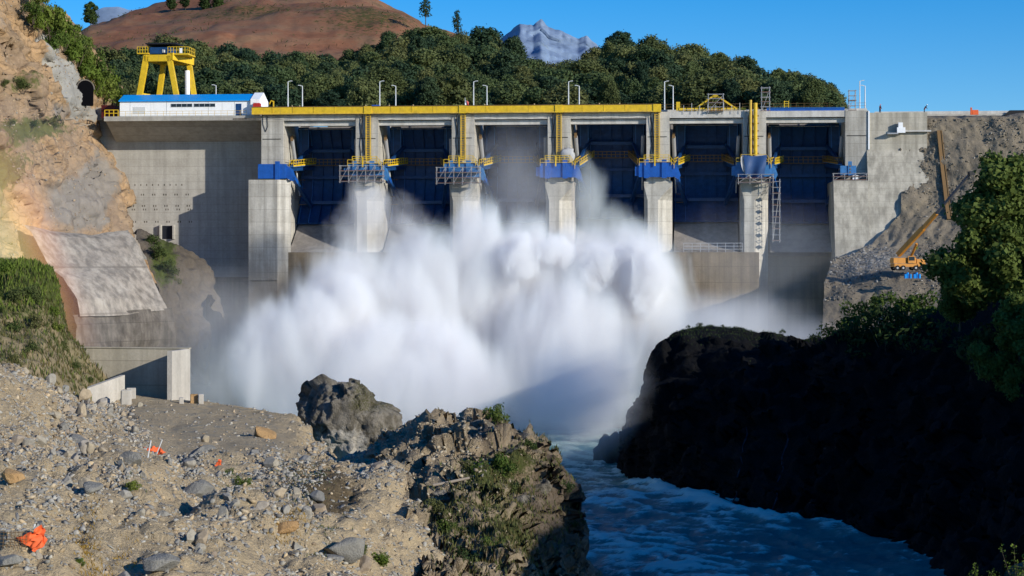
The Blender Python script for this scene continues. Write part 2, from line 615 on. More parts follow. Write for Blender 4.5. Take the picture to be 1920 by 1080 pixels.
def D(u, v, z): return np.array([0, Y0, 0]) + UX * u + VX * v + np.array([0, 0, z])


def U(px, v=0.0):
    k = (px - 960) / F
    return (k * (Y0 + v * math.cos(A)) - v * math.sin(A)) / (math.cos(A) + k * math.sin(A))


def Z(py): return HC + (HY - py) / F * Y0


def Zp(py, u, v=0.0): return HC + (HY - py) / F * D(u, v, 0)[1]


def dthing(name, label, cat, u, v, z, group=None): return thing(name, label, cat, D(u, v, z), -A, group)


PL = [490, 667, 847, 1027, 1212, 1393, 1585]          # left front edge of each pier in the photo
PU = [U(p) for p in PL]
W = 4.3
ORD = ['leftmost', 'second', 'third', 'fourth', 'fifth', 'sixth', 'seventh']
ZT = Z(211.5)      # bridge deck level

# ---- piers
for i, u in enumerate(PU):
    extra = ['beside the shaded wall, with a wider block below', 'behind a spray cloud, scaffold around its blue bracket', 'with scaffold around its blue bracket and a bare yellow column',
             'half veiled by mist in the middle of the dam', 'with a clean blue bracket, fifth from the left', 'with a hanging blue tarpaulin and a scaffold tower', 'at the right end next to the rubble slope'][i]
    t = dthing('dam_pier', f'pale concrete spillway pier {extra}', 'dam pier', u, 0, 0, 'spillway piers')
    MB().box(0, W, 0, 16, Z(340), ZT - .02).build('shaft', M['pier'], t)
    if 0 < i < 6:
        def ring(k, z):
            a = [(-.45, 0), (4.75, 0), (4.75, .05), (4.75, 16), (-.45, 16), (-.45, .05)]
            b = [(.25, 0), (2.15, 0), (4.75, 3.0), (4.75, 16), (-.45, 16), (-.45, 1.1)]
            return [(p[0] * (1 - k) + q[0] * k, p[1] * (1 - k) + q[1] * k, z) for p, q in zip(a, b)]
        MB().loft([ring(1, 2), ring(1, Z(376)), ring(0, Z(349)), ring(0, Z(340) - .02)]).build('nose', M['pier'], t)
    elif i == 0:
        a = U(466, -2.0) - u
        b = U(520, -2.0) - u
        MB().loft([[(a, -2, z), (b, -2, z), (b + 2.2, 0, z), (4.75, 0, z), (4.75, 16, z), (a, 16, z)] for z in (2, Z(336))]).build('nose', M['pier'], t)
        MB().box(a - .003, b + .003, -2.25, -2.003, Z(526), Z(522)).build('ledge', M['pier'], t)
    # joint recess and conduit on the front face
    MB().box(.25, W - .5, -.03, 0, Z(259), Z(257.5)).build('joint', M['cable'], t)
    if 0 < i < 6:
        MB().path([(.9 + .1 * math.sin(k * 1.7 + i), -.08, ZT - k * 1.0) for k in range(1, 10)], .07, 5).path([(1.25 + .12 * math.cos(k * 1.1), -.08, ZT - .4 - k * 1.0) for k in range(0, 8)], .05, 5).build('cable', M['cable'], t)
    elif i == 0:
        MB().path([(.3, -.1, ZT), (.35, -.1, ZT - 1.8), (.9, -.12, ZT - 3.3), (1.3, -.12, ZT - 2.2), (1.1, -.1, ZT)], .05, 5).build('cable', M['cable'], t)

# ---- left gravity wall with the overhanging deck
uL, uR = U(140, 8), PU[0] + .02
t = dthing('gravity_wall', 'tall concrete dam wall left of the gates, half in the shadow of the first pier', 'dam wall', U(330, 8), 8, 0)
bx = U(330, 8)
MB().box(uL - bx, uR - bx - .02, 0, 9, 2, Z(212)).build('wall', M['wall'], t)
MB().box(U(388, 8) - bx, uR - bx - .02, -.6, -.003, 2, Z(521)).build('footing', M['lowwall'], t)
mb = MB()
for row, y0 in enumerate((362, 384, 391, 415, 343)):
    for k in range(7 if row < 4 else 11):
        x = U(222 + k * (21 if row < 4 else 11) + row * 2, 8) - bx
        mb.box(x, x + .22, -.012, -.002, Z(y0), Z(y0) + .35)
        if row < 4: mb.box(x + .45, x + .67, -.012, -.002, Z(y0), Z(y0) + .35)
tag(mb.build('tie_hole', M['lowwall'], t), kind='stuff')
x0 = U(304, 8) - bx
MB().box(x0, x0 + 2.3, -.02, -.004, Z(447), Z(421)).build('drain_opening', M['black'], t)
MB().box(x0 - .3, x0 - .003, -.9, -.003, Z(447), Z(419)).box(x0 + 2.303, x0 + 2.6, -.9, -.003, Z(447), Z(419)).build('drain_frame', M['wall'], t)

t = dthing('control_deck', 'overhanging concrete deck under the white control building', 'deck', U(340), 0, Z(222))
bu = U(340)
MB().prism([(0, Z(213) - Z(222)), (0, 0), (1.2, 0), (7.98, -3.6), (7.98, Z(213) - Z(222))], U(195) - bu, PU[0] - bu - .03).build('slab', M['wall'], t)
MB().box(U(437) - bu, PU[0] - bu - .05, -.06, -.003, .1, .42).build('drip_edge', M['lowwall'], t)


def railing(mb, a, b, h=1.05, n=None, r=.05, rails=2):
    a, b = Vector(a), Vector(b)
    L = (b - a).length
    n = n or max(1, round(L / 1.3))
    for k in range(n + 1):
        p = a.lerp(b, k / n)
        mb.bar(p, p + Vector((0, 0, h)), r * 1.7)
    for q in range(rails):
        z = Vector((0, 0, h * (1 - q / rails)))
        mb.bar(a + z, b + z, r * 1.8)
    return mb


tag(railing(MB(), (0, 0, 0), (U(221) - U(196), 0, 0), 1.25, 3, .07).build('guard_rail', M['yellow'], None, D(U(196), .15, Z(213))), 'short yellow guard rail at the left end of the deck, beside the white building', 'railing').rotation_euler = (0, 0, -A)
tag(railing(MB(), (0, 0, 0), (U(462) - U(223), 0, 0), .95, 20, .028).build('guard_rail', M['yellow_old'], None, D(U(223), .15, Z(213))), 'long thin railing along the front of the white control building', 'railing').rotation_euler = (0, 0, -A)

# ---- control building
zb = Z(213)
t = dthing('control_building', 'long white control building with a bright blue sheet roof', 'building', U(220), 1.6, zb)
L = U(465, 1.6) - U(220, 1.6)
MB().box(0, L, 0, 6.4, 0, 3.0).build('wall', M['white'], t)
rf = MB().prism([(-.35, 2.95), (-.3, 3.15), (3.0, 4.5), (6.7, 3.1), (6.7, 2.95)], -.15, L + .1).build('roof', M['roofblue'], t)
ge = MB().prism([(-.5, -.3), (-.5, 3.2), (3.0, 4.75), (6.9, 3.2), (6.9, -.3)], L + .12, L + 1.9).build('gable_end', M['white'], t)
MB().box(L + .12 + .5, L + 1.3, -.53, -.503, .2, 2.6).build('panel', M['lamp'], ge)
for a, b in ((316, 356), (359, 399)):
    wx, wz = U(a, 1.6) - U(220, 1.6), Z(194.5) - zb
    ww = U(b, 1.6) - U(a, 1.6)
    fr = MB().box(wx - .06, wx + ww + .06, -.05, -.003, wz - .06, wz + .66).build('window', M['lamp'], t)
    for k in range(4):
        MB().box(wx + k * ww / 4 + .04, wx + (k + 1) * ww / 4 - .04, -.075, -.053, wz, wz + .6).build('pane', M['glass'], fr)
dx = U(437.5, 1.6) - U(220, 1.6)
d = MB().box(dx, dx + 1.1, -.06, -.003, .05, 2.4).build('door', M['navy'], t)
MB().box(dx + .9, dx + 1.0, -.1, -.063, 1.1, 1.2).build('handle', M['steel'], d)
MB().box(U(245, 1.6) - U(220, 1.6), U(268, 1.6) - U(220, 1.6), -.04, -.003, .55, 1.9).build('shutter', M['lamp'], t)
MB().box(.0, L, -.03, -.002, .02, .28).build('plinth', M['lamp'], t)
for k in (2, 9, 17, 22): MB().box(L * k / 25, L * k / 25 + .07, -.04, -.002, .3, 2.9).build('downpipe', M['lamp'], t)
tag(MB().box(0, 1.3, 0, 1.2, 0, .85).box(.1, 1.2, .1, 1.1, .85, .95).build('storage_box', M['red'], None, D(U(474), .2, Z(198.5))), 'red box on the yellow beam end beside the white building', 'box').rotation_euler = (0, 0, -A)
t = dthing('site_container', 'dark red steel container in shade left of the white building', 'container', U(190, 4), 4, zb)
MB().box(0, 2.7, 0, 5, 0, 2.5).build('body', M['darkred'], t)
mb = MB()
for k in range(9): mb.box(.15 + k * .28, .27 + k * .28, -.05, -.002, .1, 2.4)
mb.build('ribbing', M['darkred'], t)
t = dthing('sheet_fence', 'grey green sheet metal fence between the tunnel mouth and the container', 'fence', U(166, 6), 6, zb - .3)
mb = MB()
for k in range(14): mb.box(k * .2, k * .2 + .17, 0, .04 + .05 * (k % 2), 0, 2.4 + .1 * (k % 3))
mb.build('panel', M['shot'], t)
MB().bar((0, .12, 1.2), (2.8, .12, 1.2), .1).build('rail', M['steel'], t)

# ---- gantry crane
gv = 13.0
gu = U(310, gv)
t = dthing('gantry_crane', 'tall yellow gantry crane with a dark winch house behind the white building', 'crane', gu, gv, zb)


def gx(px, v=gv): return U(px, v) - gu


def gz(py): return Zp(py, gu, gv) - zb


for a, b, dv, w in ((283, 262, -3, 1.05), (300, 284, 3, .95), (325, 347, -3, .95), (346, 364, 3, .95)):
    MB().bar((gx(a), dv, gz(108)), (gx(b), dv, 0), w, .9).build('leg', M['yellow'], t)
MB().bar((gx(279), -3, gz(112)), (gx(329), -3, gz(112)), .9, 1.3).build('girder', M['yellow'], t)
MB().bar((gx(300), 3, gz(114)), (gx(350), 3, gz(114)), .9, 1.3).build('girder', M['yellow'], t)
MB().bar((gx(329), -3.4, gz(109)), (gx(352), 3.4, gz(113)), .9, 1.4).bar((gx(280), -3.4, gz(112)), (gx(301), 3.4, gz(114)), .8, 1.2).build('end_carriage', M['yellow'], t)
MB().bar((gx(272), -3, 5.2), (gx(293), 3, 5.2), .25).build('tie_beam', M['yellow'], t)
MB().bar((gx(345), -3, 1.5), (gx(360), 3, 1.5), .5).build('tie_beam', M['yellow'], t)
h = MB().box(gx(287), gx(325), -2.4, 2.4, gz(103), gz(91)).build('winch_house', M['navy'], t)
MB().box(gx(281), gx(338), -3.2, 3, gz(86), gz(83.5)).build('canopy_roof', M['black'], h)
for x in (288, 324):
    for y in (-2.5, 2.4): MB().bar((gx(x), y, gz(92)), (gx(x), y, gz(85)), .15).build('canopy_post', M['black'], h)
MB().box(gx(311), gx(316), -2.5, -2.41, gz(101), gz(95)).build('cabinet', M['white'], h)
MB().box(gx(266), gx(287), -3.3, -2.2, gz(104), gz(102)).build('platform', M['yellow'], t)
pf = MB().box(gx(322), gx(361), -3.3, 2.2, gz(106), gz(103.5)).build('platform', M['yellow'], t)
railing(MB(), (gx(266), -3.2, gz(102)), (gx(286), -3.2, gz(102)), 1.2, 4, .05).build('railing', M['yellow'], t)
mb = railing(MB(), (gx(323), -3.2, gz(103.5)), (gx(360), -3.2, gz(103.5)), 1.3, 7, .05)
railing(mb, (gx(360), -3.2, gz(103.5)), (gx(360), 2.1, gz(103.5)), 1.3, 4, .05)
mb.build('railing', M['yellow'], pf)
MB().box(gx(345), gx(350), -3.3, -3.21, gz(103), gz(94)).build('sign_board', M['white'], pf)
MB().tube((gx(346), 2, gz(131)), (gx(347), 2, 0), .5, n=12).build('cable_drum_pipe', M['white'], t)
MB().box(gx(281), gx(291), -2.6, -1.5, 3.2, 3.35).build('landing', M['yellow'], t)
railing(MB(), (gx(281), -2.6, 3.35), (gx(291), -2.6, 3.35), 1.4, 3, .05).build('landing_rail', M['yellow'], t)

# ---- bridge deck over the bays
t = dthing('crest_bridge', 'concrete road bridge along the dam crest above the gates', 'bridge', PU[0], 0, 0)
uE = PU[6] - PU[0]
MB().box(0, uE + 4.2, 2.6, 11, ZT + .003, ZT + .55).build('deck', M['beam'], t)
for i in range(6):
    a, b = PU[i] + W - PU[0] + .005, PU[i + 1] - PU[0] - .005
    MB().box(a, b, .1, 1.4, Z(223), ZT).build('beam', M['beam'], t)
    MB().box(a, b, .95, 2.4, Z(233), Z(224.5)).build('lintel', M['beam'], t)
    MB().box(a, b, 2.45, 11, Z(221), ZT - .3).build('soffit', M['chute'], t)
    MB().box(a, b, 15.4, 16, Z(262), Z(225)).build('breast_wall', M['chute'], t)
tag(railing(MB(), (0, 0, 0), (uE + 4, 0, 0), 1.05, 80, .025).build('crest_railing', M['rust'], None, D(PU[0], 2.9, ZT + .55)), 'thin rusty brown railing along the crest road above the yellow beams', 'railing').rotation_euler = (0, 0, -A)

# ---- yellow crest beams (one length per bay) and column ladders
segs = [(472, 690), (694, 868), (872, 1048), (1052, 1233)]
for k, (a, b) in enumerate(segs):
    ua, ub = U(a, -.9), U(b, -.9)
    t = dthing('yellow_beam', ['long yellow beam from the white building to the second pier', 'yellow beam along the crest between second and third pier', 'yellow beam along the crest between third and fourth pier',
                               'yellow beam along the crest between fourth and fifth pier'][k], 'beam', ua, -.9, ZT, 'yellow beams along the crest')
    LL = ub - ua
    MB().box(0, LL, 0, .8, .12, 1.32).build('girder', M['yellow'], t)
    MB().box(0, LL, -.12, .9, -.06, .12 - .003).build('flange', M['yellow_old'], t)
    MB().box(0, LL, -.1, .88, 1.323, 1.42).build('flange', M['rust'], t)
    mb = MB()
    for q in range(1, int(LL / 4)): mb.box(q * 4, q * 4 + .08, -.06, -.003, .13, 1.3)
    mb.build('stiffener', M['yellow'], t)
    pts = [(LL * q / 12, -.2, -.1 - .22 * abs(math.sin(q * 1.9)) * (q % 3 != 0)) for q in range(13)]
    MB().path(pts, .035, 4).build('cable', M['cable'], t)
for k, px in enumerate((690, 868, 1048, 1232)):
    u = U(px, -.5)
    t = dthing('ladder_column', f'yellow caged ladder column running down the {ORD[k + 1]} pier', 'ladder', u, -.45, Z(298), 'yellow columns on the piers')
    h = Z(199.5) - Z(298)
    MB().box(-.5, -.3, 0, .3, 0, h).build('stile', M['yellow_old'], t)
    MB().box(.3, .5, 0, .3, 0, h).build('stile', M['yellow_old'], t)
    mb = MB()
    for q in range(22): mb.box(-.3, .35, .1, .22, q * h / 22, q * h / 22 + .12)
    tag(mb.build('rung', M['yellow_old'], t))
    MB().box(-.7, .75, -.6, .42, h - 1.3, h + .15).build('head_box', M['yellow'], t)
    MB().path([(-.9, .3, h - .8), (-1.3, .2, h - 2), (-1.0, .2, h - 4.5), (-.8, .3, h - 9)], .06, 5).build('cable', M['cable'], t)
u = U(1415, -.9)
t = dthing('ladder_column', 'pair of bare yellow pipes down the sixth pier above the blue tarpaulin', 'pipes', u, -.9, Z(294))
h = Z(197) - Z(294)
MB().tube((-.75, .2, 0), (-.75, .2, h + .55), .25, n=12).build('pipe', M['yellow_old'], t)
MB().tube((.15, .2, 0), (.15, .2, h), .36, n=12).build('pipe', M['yellow'], t)
mb = MB()
for q in range(7): mb.box(-1.1, .8, .3, .6, q * h / 7 + .3, q * h / 7 + .5)
mb.build('clamp', M['rust'], t)

# ---- lifting beam with a triangular hanger over the fifth bay
u = U(1340, 0.5)
t = dthing('lifting_beam', 'low yellow lifting beam with a triangular hanger over the fifth gate bay', 'lifting beam', u, .5, Z(209))
MB().box(U(1268, .5) - u, U(1399, .5) - u, 0, .6, 0, .45).build('beam', M['yellow'], t)
MB().box(U(1268, .5) - u, U(1275, .5) - u, -.05, .65, .46, 1.6).build('end_post', M['yellow'], t)
ap = (U(1341, .5) - u, .3, Z(180) - Z(209))
MB().bar((U(1305, .5) - u, .3, .4), ap, .3).bar((U(1379, .5) - u, .3, .4), ap, .3).build('hanger', M['yellow'], t)
MB().box(ap[0] - .35, ap[0] + .35, .1, .5, ap[2] - .5, ap[2] + .12).build('hanger_eye', M['yellow'], t)


def scaffold(name, label, u, v, z, w, d, h, lifts, group=None, planks=True, nx=2):
    t = dthing(name, label, 'scaffold', u, v, z, group)
    r = .055
    for i in range(nx + 1):
        for y in (0, d):
            MB().tube((w * i / nx, y, -.3), (w * i / nx, y, h), r, n=6).build('standard', M['steel'], t)
    mb = MB()
    for k in range(lifts + 1):
        zz = h * k / lifts * .96
        for y in (0, d): mb.tube((-.2, y, zz), (w + .2, y, zz), r * .9, n=5)
        for i in range(nx + 1): mb.tube((w * i / nx, -.2, zz), (w * i / nx, d + .2, zz), r * .9, n=5)
    mb.build('ledger', M['steel'], t)
    mb = MB()
    for i in range(nx):
        mb.tube((w * i / nx, 0, 0), (w * (i + 1) / nx, 0, h * .9), r * .8, n=5)
    mb.build('brace', M['steel'], t)
    if planks:
        for k in range(0, lifts, 2 if lifts > 3 else 1):
            zz = h * k / lifts * .96 + .06
            MB().box(-.15, w + .15, -.1, d + .1, zz, zz + .06).build('deck_board', M['plank'], t)
    return t


# loose scaffold on the lifting beam, on the crest towers
scaffold('scaffold', 'small scaffold under the yellow triangular hanger', U(1328, -.3), -.6, ZT, U(1356) - U(1328), .8, 3.3, 4, planks=True, nx=1)
scaffold('scaffold', 'slim scaffold tower standing on top of the sixth pier', U(1428, 1), .6, ZT, U(1443) - U(1428), 1.5, 4.6, 5, nx=1)
scaffold('scaffold', 'slim scaffold tower standing on top of the seventh pier', U(1592, 1), .6, ZT, U(1604) - U(1592), 1.4, 3.9, 4, nx=1)
mb = MB()
for q in range(8): mb.tube((U(1282 + q * 15) - U(1282), 0, 0), (U(1282 + q * 15) - U(1282), 0, 1.6 + .4 * (q % 2)), .05, n=5)
mb.tube((0, 0, .8), (U(1390) - U(1282), 0, .8), .04, n=5)
tag(mb.build('guard_rail', M['steel'], None, D(U(1282), -.1, Z(216))), 'thin steel guard posts in front of the lifting beam', 'railing').rotation_euler = (0, 0, -A)
t = dthing('stop_log', 'low blue steel wall along the crest above the sixth gate bay', 'steel wall', PU[5] + W, .6, ZT - .3)
LL = PU[6] - PU[5] - W
MB().box(.1, LL - .1, 0, .5, 0, .85).build('panel', M['blue'], t)
MB().box(.1, LL - .1, -.1, .6, .853, .95).build('cap', M['navy_edge'], t)
t = dthing('access_hatch', 'small yellow ladder frame on the blue crest wall', 'ladder', U(1471), .8, ZT + .65)
mb = MB(); mb.bar((0, 0, 0), (0, 0, 1.3), .12).bar((.8, 0, 0), (.8, 0, 1.3), .12)
mb.build('stile', M['yellow'], t)
mb = MB()
for q in range(3): mb.bar((0, 0, .3 + q * .42), (.8, 0, .3 + q * .42), .1)
mb.build('rung', M['yellow'], t)

# ---- gates
M['yellow_shaded'] = paint('shaded_yellow_paint', (.30, .17, .03), .2, .6)  # yellow rail paint browned for the shade inside the bays
for i in range(6):
    a, b = PU[i] + (4.78 if 0 <= i else W), PU[i + 1] - (.48 if i < 5 else .05)
    bw = b - a
    zp = Z(318)
    rot = [0, 0, 2.0, 6.5, 2.2, 0][i]
    desc = ['leftmost dark blue radial gate, above the dry concrete chute', 'dark blue radial gate between the second and third pier', 'raised dark blue radial gate half hidden by mist, between third and fourth pier',
            'most raised dark blue radial gate, spray rising before it', 'dark blue radial gate under the yellow triangular hanger', 'rightmost dark blue radial gate under the blue crest wall'][i]
    t = dthing('radial_gate', desc, 'gate', a, 1.5, zp, 'radial gates')
    t.rotation_euler = (math.radians(rot), 0, -A)
    R = 12.5
    angs = [math.radians(-52 + 95 * k / 20) for k in range(21)]
    prof = [(R * math.cos(q), R * math.sin(q)) for q in angs]
    back = [((R + .35) * math.cos(q), (R + .35) * math.sin(q)) for q in reversed(angs)]
    MB().prism(prof + back, .06, bw - .06).build('skin_plate', M['navy'], t)
    # vertical ribs on the downstream face
    nr = 6
    for k in range(nr + 1):
        x = .5 + (bw - 1.0) * k / nr
        inn = [((R - .55) * math.cos(q), (R - .55) * math.sin(q)) for q in angs]
        out = [((R - .01) * math.cos(q), (R - .01) * math.sin(q)) for q in reversed(angs)]
        MB().prism(inn + out, x - .05, x + .05).build('rib', M['navy_edge'] if k in (0, 1) else M['navy'], t)
    for q in (-30, -4, 22):
        q = math.radians(q)
        MB().box(.2, bw - .2, (R - .95) * math.cos(q), (R - .58) * math.cos(q), (R - .9) * math.sin(q) - .3, (R - .9) * math.sin(q) + .3).build('girder', M['navy'], t)
    MB().box(.3, bw - .3, R * math.cos(angs[-1]) - .6, R * math.cos(angs[-1]) - .5, R * math.sin(angs[-1]) - .1, R * math.sin(angs[-1]) + .0).build('top_seal', M['steel'], t)
    # side end plates catching light at the top
    for s, x in ((0, .35), (1, bw - 2.3)):
        f = MB().prismy([(x, 3.5), (x + 2.0, 3.5), (x + 2.0, 8.9), (x, 8.9)], 8.6, 8.8).build('end_plate', M['navy'], t)
        mb = MB().box(x + .4, x + .55, 8.45, 8.59, 4.0, 8.7).box(x + 1.9, x + 2.05, 8.45, 8.59, 5.0, 8.7).box(x + .4, x + 1.2, 8.45, 8.585, 8.4, 8.55)
        mb.build('edge_strip', M['navy_edge'], f)
    for s in (0, 1):
        x0 = .45 if s == 0 else bw - .45
        x1 = 2.6 if s == 0 else bw - 2.6
        q = math.radians(-32)
        MB().bar((x0, -.6, 0), (x1, R * math.cos(q) - .8, R * math.sin(q)), .6, .7).build('arm', M['navy'], t)  # arms take the gate navy, the bay's shade put into their colour
        if s == 0: MB().bar((x0, -.62, .02), (x0 + (x1 - x0) * .32, -.6 + .32 * (R * math.cos(q) - .2), .32 * R * math.sin(q)), .66, .76).build('lit_arm_stub', M['blue'], t)  # sunlit stub of the arm, added as a brighter blue casing
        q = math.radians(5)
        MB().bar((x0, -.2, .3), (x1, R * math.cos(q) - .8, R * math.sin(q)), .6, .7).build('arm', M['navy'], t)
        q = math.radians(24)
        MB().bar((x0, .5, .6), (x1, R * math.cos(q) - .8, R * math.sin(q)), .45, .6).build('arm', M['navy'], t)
        # walkway on the arm
        p0 = Vector((x0 + (.35 if s == 0 else -.35), -.3, .75)); p1 = Vector((x1 + (.3 if s == 0 else -.3), R - 1.6, 1.75))
        w = MB().bar(p0, p1, .8, .16).build('walkway', M['lightblue'], t)
        off = Vector((.42 if s == 0 else -.42, 0, .08))
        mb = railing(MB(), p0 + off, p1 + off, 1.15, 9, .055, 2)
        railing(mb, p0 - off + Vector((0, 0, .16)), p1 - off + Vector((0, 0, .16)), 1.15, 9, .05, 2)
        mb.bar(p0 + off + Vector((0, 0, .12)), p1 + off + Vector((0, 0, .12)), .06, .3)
        mb.build('railing', M['yellow'] if s == 0 else M['yellow_shaded'], w)
    w = MB().box(2.4, bw - 2.4, R - 1.9, R - 1.1, 1.45, 1.6).build('walkway', M['rust'], t)
    railing(MB(), (2.4, R - 1.9, 1.6), (bw - 2.4, R - 1.9, 1.6), 1.15, 10, .055).build('railing', M['yellow_shaded'], w)
    # hoist cylinders on the pier sides
    hc = MB().tube((.25, 3.0, 6.2), (.45, 5.2, 1.4), .36, n=12).build('hoist_cylinder', M['steel'], t)
    MB().tube((.45, 5.2, 1.4), (.6, 8.5, -4.5), .14, n=8).build('piston', M['lamp'], hc)
    MB().box(.0, .5, 2.6, 3.4, 5.9, 6.9).build('bracket', M['rust'], hc)
    hc = MB().tube((bw - .25, 3.0, 6.2), (bw - .45, 5.2, 1.4), .36, n=12).build('hoist_cylinder', M['steel'], t)
    MB().tube((bw - .45, 5.2, 1.4), (bw - .6, 8.5, -4.5), .14, n=8).build('piston', M['lamp'], hc)
    # small orange access rungs in the bay
    mb = MB()
    for q in range(4): mb.bar((.7, 6.5, -1.5 - q * 1.6), (2.0, 7.0, -1.5 - q * 1.6), .09)
    mb.build('access_rung', M['rust'], t)

# ---- trunnion brackets on the pier noses
for i in range(7):
    u = PU[i]
    kind = 'ABBAACD'[i]
    lab = ['clean blue steel bracket on the leftmost pier', 'light blue steel bracket inside scaffold on the second pier', 'light blue steel bracket inside scaffold on the third pier', 'blue steel bracket seen through mist on the fourth pier',
           'clean blue steel bracket with tall ribs on the fifth pier', 'light blue bracket mostly behind a tarpaulin on the sixth pier', 'small light blue bracket in the corner of the seventh pier'][i]
    t = dthing('trunnion_bracket', lab, 'steel bracket', u, 0, Z(335), 'blue brackets on the piers')
    m = M['blue'] if kind == 'A' else M['lightblue']
    h = Z(306) - Z(335)
    if kind != 'D':
        x0 = -.35 if i == 0 else -1.4
        x1 = 5.0
        MB().box(x0, x1, -1.3, -.003, .15, h).build('box_girder', m, t)
        for x in ((3.0,) if i == 0 else (-.4, 2.9)):
            MB().box(x, x + .9, -1.55, -1.303, -.05, h + .5).build('rib', m, t)
        MB().prismy([(x1 + .003, .3), (x1 + 1.0, -.3), (x1 + 1.4, .5), (x1 + .9, h - .9), (x1 + .003, h - .3)], -1.0, 1.2).build('bearing', m, t)
        if i:
            MB().box(x0 - .7, x0 - .003, -1.0, .6, .4, h - .8).build('bearing', m, t)
    else:
        MB().box(-1.0, 1.9, -1.3, -.003, .4, 2.1).build('box_girder', m, t)
        MB().box(.4, 1.1, -1.45, -1.303, .3, 2.9).build('rib', m, t)
        mb = MB()
        for q in range(3): mb.box(.65, .9, -1.5, -1.453, .8 + q * .55, 1.05 + q * .55)
        mb.build('bolt_plate', M['rust'], t)
    # maintenance platform with yellow rails on top
    if kind in 'ABC' and i:
        pf = MB().box(-1.3, 4.6, -1.6, -.05, h + .003, h + .1).build('platform', M['yellow_old'], t)
        mb = railing(MB(), (-1.3, -1.55, h - .6), (-.2, -1.55, h - .6), 1.3, 1, .05)
        railing(mb, (-.4, -1.5, h + .1), (4.2, -1.5, h + .1), 1.25, 5, .05, 3)
        railing(mb, (4.2, -1.5, h + .1), (5.2, -1.5, h - 1.2), 1.3, 2, .05)
        mb.build('railing', M['yellow'] if i != 5 else M['yellow_old'], pf)
        MB().box(1.5, 1.75, -1.75, -1.6, h - .7, h + 1.2).build('ladder', M['yellow'], pf)

for i in (1, 2):
    scaffold('scaffold', f'tube scaffold wrapped round the blue bracket of the {ORD[i]} pier', PU[i] - 2.6, -2.5, Z(340 if i == 1 else 344), 8.2, 1.1, 3.1, 3, 'scaffolds around the brackets', nx=5)
scaffold('scaffold', 'scaffold platform under the blue tarpaulin on the sixth pier', PU[5] - .9, -2.5, Z(345), 6.4, 1.2, 1.6, 2, nx=3)
scaffold('scaffold', 'small scaffold platform under the light blue bracket of the seventh pier', PU[6] - 2.3, -2.3, Z(341), 6.0, 1.3, 1.3, 2, nx=3)
# stair tower beside the sixth pier
scaffold('scaffold', 'tall narrow scaffold stair tower hanging beside the sixth pier', PU[5] + 5.5, -1.6, Z(452), 1.25, 1.2, Z(338) - Z(452), 10, nx=1)

# ---- blue tarpaulin on the sixth pier
nx, nz = 18, 14
V = []
for j in range(nz + 1):
    for k in range(nx + 1):
        fx, fz = k / nx, j / nz
        x = (.0 + fz * .5) + fx * (4.4 - fz * 1.1)
        y = -2.0 - .25 * math.sin(fx * 9 + fz * 2) * (.3 + fz) - .4 * math.sin(fz * 3.1)
        V.append((x, y, Z(293.5) - fz * (Z(293.5) - Z(337)) + .25 * math.sin(fx * 3.14) * (-1)))
Fc = [(j * (nx + 1) + k, j * (nx + 1) + k + 1, (j + 1) * (nx + 1) + k + 1, (j + 1) * (nx + 1) + k) for j in range(nz) for k in range(nx)]
t = dthing('tarpaulin', 'crumpled dark blue tarpaulin hanging in front of the sixth pier', 'tarpaulin', PU[5], 0, 0)
link('sheet', np_mesh('sheet', V, Fc, M['tarp'], True), t)
V = []
for j in range(13):
    f = j / 12
    for k in range(4):
        V.append((-.5 + f * f * 3.6 + k * .16 * (1 - f), -2.35 - .1 * math.sin(k * 2 + f * 6), Z(300) - (Z(300) - Z(343)) * (1 - (1 - f) ** 1.7) + .3 * k * (1 - f)))
Fc = [(j * 4 + k, j * 4 + k + 1, j * 4 + k + 5, j * 4 + k + 4) for j in range(12) for k in range(3)]
link('grey_flap', np_mesh('grey_flap', V, Fc, M['tarpgrey'], True), t)
# clear plastic sheet bundled on fourth pier
V, Fc = ico(3)
V = V * np.array([1.3, .5, 1.6]) * (1 + .25 * fbm(V, .35, 3, 5)[:, None])
o = link('plastic_sheet', np_mesh('plastic_sheet', V, Fc, M['tarpgrey'], True), None, D(U(1065), -.7, Z(292)))
tag(o, 'pale crumpled plastic sheet bundled on the fourth pier above its bracket', 'plastic sheet')

# ---- spillway apron below the gates
ua, ub = U(521, -.4), PU[6] + .5
t = dthing('bay_backing', 'added dark backing wall behind the gates', 'wall', ua, 17, 0)
tag(t, kind='structure')
MB().box(0, ub - ua, 0, 1.5, 10, Z(225)).build('wall', M['chute'], t)  # added backing, closes gaps below the gates where bright sky showed through
t = dthing('spillway_apron', 'brown stained concrete sill and wall under the gates', 'spillway', ua, -.4, 0)
MB().box(0, PU[5] + 3 - ua, 0, 21, 1, Z(473)).build('sill', M['apron'], t)
MB().box(PU[5] + 3.01 - ua, ub - ua, 6, 21, 1, Z(480)).build('recessed_sill', M['apron'], t)
for i in range(6):
    a, b = PU[i] + 4.8 - ua, PU[i + 1] - .5 - ua
    base = Z(473) + .005
    MB().prism([(1.0, base), (3.2, base + .9), (6, base + 2.6), (9.5, base + 4.9), (12, Z(412)), (14, Z(404)), (20, Z(404)), (20, base)], a + .3, b - .3).build('chute', M['chute'], t)
tag(railing(MB(), (0, 0, 0), (U(1392) - U(1282), 0, 0), 1.7, 7, .05, 3).build('guard_rail', M['steel'], None, D(U(1282), -.2, Z(473))), 'grey tube railing on the sill in front of the fifth gate bay', 'railing').rotation_euler = (0, 0, -A)

